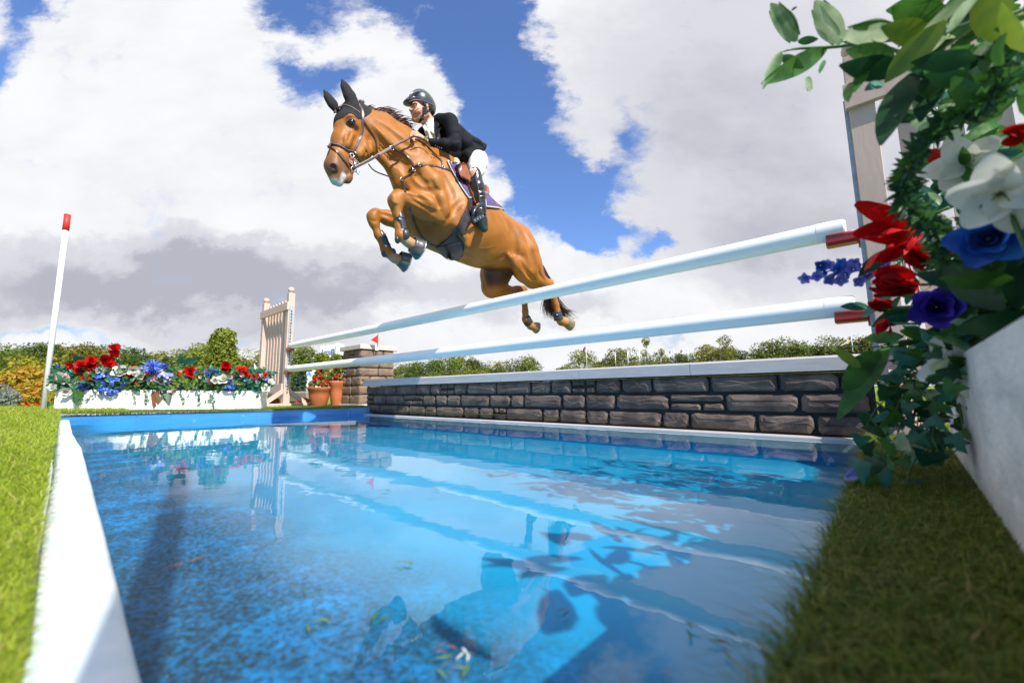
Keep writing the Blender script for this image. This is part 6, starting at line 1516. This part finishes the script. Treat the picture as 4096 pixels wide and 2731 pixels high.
# hedges of far shrubs so that no bare lawn shows under the crowns
for i, u in enumerate(range(-80, 1330, 110)):
    o = put(protos[i % 4], u, 1500 - rnd.uniform(0, 25), 34 + rnd.uniform(-3, 8), 'low green bush under the tree line on the left', 'bushes under the left tree line', 2.2, 'bush')
for i, u in enumerate(u_ for u_ in range(1560, 3700, 85) if not 2130 < u_ < 2270):
    o = put(protos[(i + 1) % 4], u, hz(u) - 62 - rnd.uniform(0, 24), 60 + rnd.uniform(-3, 8), 'low bush at the foot of the trees above the wall', 'bushes above the wall', 2.0, 'bush')
# near shrubs on the left
shm = {'orange': leafm('shrub_orange', (.45, .20, .02), (.28, .27, .02), .3, .5, .3, 9), 'grey': leafm('shrub_grey', (.16, .20, .15), (.24, .27, .22), .2, .7, .2, 20), 'topi': leafm('shrub_topiary', (.09, .13, .012), (.24, .27, .02), .25, .5, .35, 14), 'topb': leafm('shrub_bronze', (.10, .09, .012), (.17, .16, .02), .25, .5, .3, 14), 'spruce': leafm('spruce', (.02, .05, .025), (.04, .08, .04), .1, .7)}
def shrub(name, blobs, n, ls, mk, label, cat, pad=None, extra=None, group=None):
    base = blobs[0]; root = thing(name, (base[0], base[1], .06), label, cat, group); V, Fq = crown_np(blobs, n, ls, len(name) + int(abs(base[0]) * 100), .55)
    np_obj('foliage', V, Fq, shm[mk], root)
    b = MB(); 
    for k in range(5): bl = blobs[k % len(blobs)]; b.tube([(base[0] + k * .02, base[1], .03), ((base[0] + bl[0]) / 2, (base[1] + bl[1]) / 2, bl[2] * .6), bl[:3]], [.012, .008, .003], 5)
    b.build('stem', bark, root)
    if extra: extra(root)
    return root
def pb(u, v, Y, R): p = atY(u, v, Y); return (p.x, p.y, p.z, R / F * Y)
def flecks(root, blobs, n, mi, sz, name='blossom'):
    b = MB()
    for k in range(n):
        bl = rnd.choice(blobs); d = rv(rnd).normalized(); p = Vector(bl[:3]) + d * bl[3]; rose(b, p, CAM - p, sz, mi, rnd, ((4, 1, 1.2),))
    b.build(name, used(b), root)
bl = [pb(u, v, Y, R) for (u, v, Y, R) in ((60, 1540, 6.6, 55), (120, 1510, 6.8, 50), (160, 1560, 6.4, 50), (40, 1590, 6.4, 45), (110, 1600, 6.2, 45), (190, 1600, 6.2, 40), (-20, 1560, 6.5, 60), (200, 1540, 6.9, 40))]
shrub('coleus_bush', bl, 2600, .042, 'orange', 'orange and yellow leaved bush at the far left behind the marker pole', 'bush')
bl = [pb(u, v, Y, R) for (u, v, Y, R) in ((20, 1610, 5.4, 34), (45, 1590, 5.5, 30), (0, 1570, 5.5, 36), (-30, 1600, 5.4, 40))]
shrub('lavender_bush', bl, 2600, .016, 'grey', 'grey green lavender bush at the left edge of the picture', 'bush')
bl = [pb(u, v, Y, R) for (u, v, Y, R) in ((80, 1635, 5.2, 14), (110, 1632, 5.2, 16), (140, 1630, 5.2, 16), (165, 1632, 5.1, 14), (60, 1640, 5.2, 12))]
shrub('red_bedding_plant', bl, 500, .022, 'orange', 'row of small red flowers at the foot of the orange bush', 'flowers', extra=lambda rt: flecks(rt, bl, 60, iRed, .018))
bl = [pb(u, v, Y, R) for (u, v, Y, R) in ((350, 1430, 10, 58), (310, 1450, 10, 40), (395, 1450, 10, 42), (350, 1475, 10, 60), (420, 1480, 10, 40), (290, 1485, 10, 35))]
shrub('topiary_bush', bl, 5200, .035, 'topb', 'rounded bronze green clipped bush behind the red blooms of the trough', 'bush')
bl = [pb(u, v, Y, R) for (u, v, Y, R) in ((893, 1350, 9, 42), (890, 1385, 9, 50), (898, 1420, 9, 50), (905, 1350, 9, 36), (880, 1360, 9, 36), (870, 1450, 9, 50), (915, 1460, 9, 50), (855, 1440, 9, 36), (890, 1500, 9, 44))]
shrub('topiary_bush', bl, 6500, .034, 'topi', 'tall clipped yellow green topiary standing behind the right half of the trough', 'bush')
bl = [pb(u, v, Y, R) for (u, v, Y, R) in ((1195, 1560, 12, 26), (1200, 1520, 12, 26), (1205, 1480, 12, 20), (1190, 1590, 12, 30), (1240, 1600, 12, 20), (1160, 1600, 12, 24))]
shrub('small_conifer', bl, 1800, .05, 'spruce', 'dark small conifer seen through the pole cups of the left wing', 'conifer')
# flower pots with topiary balls
terra = mat('terracotta', (.44, .13, .05), .65, (.36, .10, .035), 5, 5, bump=.15, bscale=30, bdist=.003, spots=((.5, .3, .2), 18, .78))
def pot(u, v, Y, R, hgt, topu, topv, tR, lab, lab2):
    p = atY(u, v, Y); R = R / F * Y; h = hgt / F * Y; root = thing('terracotta_pot', p, lab, 'flower pot', None)
    b = MB(); b.lathe(p, [(R * .62, 0), (R * .66, .01), (R * .84, h * .55), (R * .88, h * .78), (R * .94, h * .80), (R * .96, h * .9), (R * 1.02, h * .94), (R * 1.02, h), (R * .92, h), (R * .90, h * .9), (.001, h * .88)], 30); b.build('pot', terra, root)
    bl = [pb(topu, topv, Y, tR), pb(topu + 3, topv + 6, Y, tR * .9)] + [pb(u + k, v - hgt - q, Y, 14) for (k, q) in ((-26, 14), (0, 20), (24, 16), (-10, 40), (14, 44), (0, 60))]
    def ex(rt): flecks(rt, bl[2:], 26, iRed, .028); flecks(rt, bl[2:], 14, iP, .022)
    shrub('ball_topiary', bl, 2600, .022, 'topi', lab2, 'plant', extra=ex)
pot(1275, 1622, 6.6, 45, 72, 1289, 1443, 33, 'wide terracotta pot left of the stone pillar', 'clipped ball shrub with red and pink flowers in the wide pot')
pot(1347, 1622, 6.7, 33, 96, 1350, 1440, 26, 'tall narrow terracotta pot touching the stone pillar', 'clipped ball shrub in the tall narrow pot by the pillar')
for (u, v, lab) in ((1095, 1612, 'low red flowers between the feet of the left wing'), (1213, 1612, 'low red flowers right of the post of the left wing')):
    bl = [pb(u + k, v - q, 7.2, 12) for (k, q) in ((0, 0), (-14, 2), (14, 2), (0, 10))]
    shrub('red_bedding_plant', bl, 160, .03, 'topi', lab, 'flowers', extra=lambda rt: flecks(rt, bl, 46, iOr, .028))
# low rock edging behind the pots
b = MB(); ra, rb_ = gp(1040, 9.5), gp(1250, 8.6); e = (rb_ - ra).normalized(); stone_face(b, ra, e, Vector((0, 0, 1)), Vector((e.y, -e.x, 0)), 0, (rb_ - ra).length, .0, .26, .12, seed=4); b.box((ra + rb_) / 2 + Vector((0, 0, .1)) - Vector((e.y, -e.x, 0)) * .1, ((rb_ - ra).length, .2, .24), e, Vector((-e.y, e.x, 0)), (0, 0, 1))
tag(b.build('rock_edging', mat('brown_rock', (.17, .12, .09), .8, (.24, .19, .14), 3, bump=.8, bscale=9, bdist=.02)), 'low brown rock edge of the flower bed behind the left wing', 'rock')
# ------------------------------------------------------------------ marker pole, red flag, signs, flags
def flagpole(u0, v0, u1, v1, Y, rad, matl, label, cat='flagpole', group=None, name='flagpole'):
    a = atY(u0, v0, Y); c = atY(u1, v1, Y); c.x = a.x + (c.x - a.x) * 1.0; root = thing(name, a, label, cat, group); b = MB(); b.tube([a, c], rad, 12); b.build('pole', matl, root); return root, a, c
wp = mat('white_plastic_pole', (.82, .82, .82), .4, (.74, .74, .75), 9, coat=.1)
root, a, c = flagpole(169, 1668, 270, 862, 4.05, .022, wp, 'white marker pole with a red top leaning at the left corner of the pool', 'marker pole', None, 'marker_pole')
b = MB(); d = (c - a).normalized(); b.tube([c - d * .165, c + d * .01], .0265, 14); b.build('red_cap', mat('red_sleeve', (.72, .03, .02), .5), root)
# its twin on the near corner, behind the camera, throws the long shadow across the shallow end
q = Vector((.199, -.321, .04)); root = thing('marker_pole', q, 'white marker pole with a red top at the near corner of the pool', 'marker pole'); b = MB(); b.tube([q, q + Vector((.0, .0, 2.05))], .023, 14); b.build('pole', wp, root)
b = MB(); b.tube([q + Vector((0, 0, 1.9)), q + Vector((0, 0, 2.06))], .024, 14); b.build('red_cap', MATS['red_sleeve'], root)
redf = mat('red_flag', (.75, .025, .02), .6, trans=.3)
root, a, c = flagpole(1509, 1396, 1512, 1335, 6.32, .006, mat('red_stick', (.6, .02, .02), .5), 'small red triangular flag standing on the cap of the pillar', 'flag', None, 'pennant')
b = MB(); f0, f1, f2 = atY(1513, 1338, 6.32), atY(1483, 1360, 6.30), atY(1512, 1374, 6.32); b.add([f0, f1, f2, f0 + Vector((0, .003, 0)), f1 + Vector((0, .003, 0)), f2 + Vector((0, .003, 0))], [(0, 1, 2), (5, 4, 3), (0, 3, 4, 1), (1, 4, 5, 2), (2, 5, 3, 0)]); b.build('flag', redf, root)
b = MB(); p = atY(1508, 1395, 6.30); b.box(p, (.045, .03, .05)); b.build('bracket', wp, root)
def text(name, s, matl, ul, vl, ur, vr, hpx, Y, parent, Yr=None, ext=.004):
    """lettering whose baseline runs from pixel (ul, vl) to (ur, vr)"""
    a, c = atY(ul, vl, Y), atY(ur, vr, Yr or Y); cu = bpy.data.curves.new(name, 'FONT'); cu.body = s; cu.size = 1; cu.extrude = 0; o = bpy.data.objects.new(name, cu); COL.objects.link(o)
    dg = bpy.context.evaluated_depsgraph_get(); me = bpy.data.meshes.new_from_object(o.evaluated_get(dg)); bpy.data.objects.remove(o)
    xs = [v.co.x for v in me.vertices]; ys = [v.co.y for v in me.vertices]; w = max(xs) - min(xs); h = max(y for y in ys); ex = (c - a); L = ex.length; ex.normalize(); ez = Vector((0, 0, 1)); H_ = hpx / F * Y
    n_ = ex.cross(ez)
    for v in me.vertices:
        p = a + ex * ((v.co.x - min(xs)) / w * L) + ez * (v.co.y / h * H_) + n_ * ext; v.co = p
    me.materials.append(matl); ob = bpy.data.objects.new(name, me); COL.objects.link(ob); ob.parent = parent; ob.matrix_parent_inverse = Matrix.Translation(-parent.location); return ob
navy = mat('navy_lettering', (.012, .05, .20), .5); sgm = mat('sign_panel', (.62, .64, .66), .5, (.56, .58, .61), 2); sgw = mat('sign_white_side', (.80, .81, .82), .5); skyb = mat('sign_light_blue', (.06, .26, .62), .5)
def c5(x, y): return 1000 + x / 2.613, 1100 + y / 2.613
def box4(name, xs, ys, Y, depth, matl, parent):
    """upright panel from crop corners: xs=(left,right), ys=(top left, top right, bottom)"""
    (x0, x1), (t0, t1, bt) = xs, ys; a, c = atY(*c5(x0, bt), Y), atY(*c5(x1, bt), Y); t_ = atY(*c5(x0, t0), Y).z; t2 = atY(*c5(x1, t1), Y).z; dd = Vector((0, depth, 0)); vs = [a, c, Vector((c.x, c.y, t2)), Vector((a.x, a.y, t_))]; vs += [v + dd for v in vs]
    b = MB(); b.add(vs, [(0, 1, 2, 3), (7, 6, 5, 4), (0, 4, 5, 1), (1, 5, 6, 2), (2, 6, 7, 3), (3, 7, 4, 0)]); return b.build(name, matl, parent)
rs = thing('sign_board', gp(1310, 16), 'grey sign board with dark blue lettering behind the topiary balls', 'sign')
box4('panel', (728, 888), (740, 722, 940), 16, .5, sgm, rs); box4('side_panel', (889, 921), (712, 712, 940), 15.9, .5, sgw, rs)
text('lettering', 'Agria', navy, *c5(738, 838), *c5(845, 832), 24, 15.98, rs)
for (x0, x1, y0, y1, m_) in ((850, 856, 775, 832, navy), (873, 879, 772, 830, navy), (850, 879, 822, 830, navy), (858, 870, 772, 779, navy), (861, 868, 798, 806, mat('logo_red', (.6, .02, .02), .5))):
    b = MB(); P4 = [atY(*c5(x, y), 15.97) for (x, y) in ((x0, y1), (x1, y1), (x1, y0), (x0, y0))]; P8 = P4 + [p + Vector((0, .03, 0)) for p in P4]; b.add(P8, [(0, 1, 2, 3), (0, 4, 5, 1), (1, 5, 6, 2), (2, 6, 7, 3), (3, 7, 4, 0)]); b.build('logo_piece', m_, rs)
b = MB()
for x in (735, 900): p = atY(*c5(x, 900), 16.2); b.tube([(p.x, p.y, 0), p], .03, 8)
b.build('leg', galv, rs)
rs = thing('sign_board', gp(1255, 18), 'pale sign board with large light blue lettering low behind the wide pot', 'sign')
box4('panel', (580, 700), (1010, 1008, 1240), 18, .4, sgm, rs); box4('upper_panel', (650, 712), (860, 852, 1008), 18, .4, sgw, rs)
text('lettering', 'A', skyb, *c5(584, 1056), *c5(648, 1056), 20, 17.97, rs); text('lettering', 'F', navy, *c5(652, 925), *c5(680, 922), 20, 17.97, rs)
# far flags
fwm = mat('white_flag_cloth', (.78, .80, .84), .7, trans=.4); pole_m = mat('white_far_pole', (.75, .76, .78), .5)
def farflag(u0, v0, u1, v1, Y, label, flag=None, matf=None, txt=None):
    root, a, c = flagpole(u0, v0, u1, v1, Y, .055 * Y / 60, pole_m, label, 'flag', 'flags on white poles beyond the wall')
    if flag:
        (x0, y0, x1, y1, hgt) = flag; n = 10; b = MB(); vs = []
        for i in range(n + 1):
            t = i / n; p = atY(x0 + (x1 - x0) * t, y0 + (y1 - y0) * t, Y - .02 + .25 * math.sin(t * 7) * t); q = atY(x0 + (x1 - x0) * t, y0 + (y1 - y0) * t + hgt * (1 - .15 * t), Y + .25 * math.sin(t * 7 + .5) * t); vs += [p, q, p + Vector((0, .02, 0)), q + Vector((0, .02, 0))]
        b.add(vs, [f for i in range(n) for f in ((i * 4, i * 4 + 4, i * 4 + 5, i * 4 + 1), (i * 4 + 2, i * 4 + 3, i * 4 + 7, i * 4 + 6))], 0, True); fo = b.build('flag_cloth', matf or fwm, root)
        if txt: text('lettering', txt, navy, min(x0, x1) + 3, (y0 + y1) / 2 + hgt * .6, max(x0, x1) - 3, (y0 + y1) / 2 + hgt * .6 - 2, 5, Y - .35, fo)
    return root
farflag(2347, 1468, 2343, 1368, 40, 'tall white flagpole with a dark furled flag above the wall', (2343, 1380, 2332, 1396, 16), mat('dark_flag_cloth', (.10, .03, .10), .7))
farflag(2463, 1462, 2460, 1412, 60, 'thin bare white flagpole right of the pole with the furled dark flag')
farflag(2513, 1460, 2510, 1408, 60, 'white flagpole with a small white pennant left of the thin birch', (2511, 1410, 2520, 1418, 10))
farflag(2559, 1457, 2557, 1405, 60, 'white flagpole with a small pale flag beside the thin birch', (2557, 1408, 2543, 1410, 12))
farflag(2696, 1447, 2694, 1395, 58, 'white flagpole with a lettered white flag right of the low birch', (2693, 1398, 2676, 1404, 12), None, 'Agria')
farflag(2754, 1445, 2749, 1389, 56, 'tallest white lettered flag, left of the weeping birch', (2748, 1393, 2720, 1400, 14), None, 'Agria')
farflag(1019, 1500, 1018, 1455, 30, 'white flag left of the left wing behind the end of the trough', (1019, 1457, 1034, 1478, 16))
sw = farflag(3412, 1407, 3404, 1343, 34, 'blue and yellow cross flag on a white pole near the right end of the wall', (3403, 1353, 3362, 1374, 15), mat('flag_blue', (.01, .09, .35), .7))
b = MB(); ym = mat('flag_yellow', (.75, .55, .02), .7)
for (u0, v0, u1, v1, hh) in ((3402, 1359, 3363, 1380, 4), (3394, 1356, 3388, 1359, 16)):
    P4 = [atY(u0, v0, 33.6), atY(u1, v1, 33.6), atY(u1, v1 + hh, 33.6), atY(u0, v0 + hh, 33.6)]; P8 = P4 + [p + Vector((0, .02, 0)) for p in P4]; b.add(P8, [(0, 1, 2, 3), (0, 4, 5, 1), (1, 5, 6, 2), (2, 6, 7, 3), (3, 7, 4, 0)])
b.build('cross', ym, [c_ for c_ in sw.children if c_.name.startswith('flag_cloth')][0])

# ------------------------------------------------------------------ labels of repeats: count them along the picture
ORD = ['first', 'second', 'third', 'fourth', 'fifth', 'sixth', 'seventh', 'eighth', 'ninth', 'tenth', 'eleventh', 'twelfth', 'thirteenth', 'fourteenth', 'fifteenth', 'sixteenth', 'seventeenth', 'eighteenth', 'nineteenth', 'twentieth']
def ordinal(i): return ORD[i] if i < 20 else (['twenty', 'thirty', 'forty'][(i + 1) // 10 - 2] + ('-' + ORD[(i + 1) % 10 - 1] if (i + 1) % 10 else 'th')).replace('tyth', 'tieth')
grp = {}
for o in SC.objects:
    if o.parent is None and o.get('label') and o.get('group') and o.get('kind') is None: grp.setdefault(o['label'], []).append(o)
for lab, obs in grp.items():
    if len(obs) > 1:
        obs.sort(key=lambda o: o.location.x / max(.05, o.location.y))
        for i, o in enumerate(obs):
            if i == 0: o['label'] = 'leftmost ' + lab
            elif i == len(obs) - 1: o['label'] = 'rightmost ' + lab
            else: o['label'] = ordinal(i) + ' from the left, ' + lab
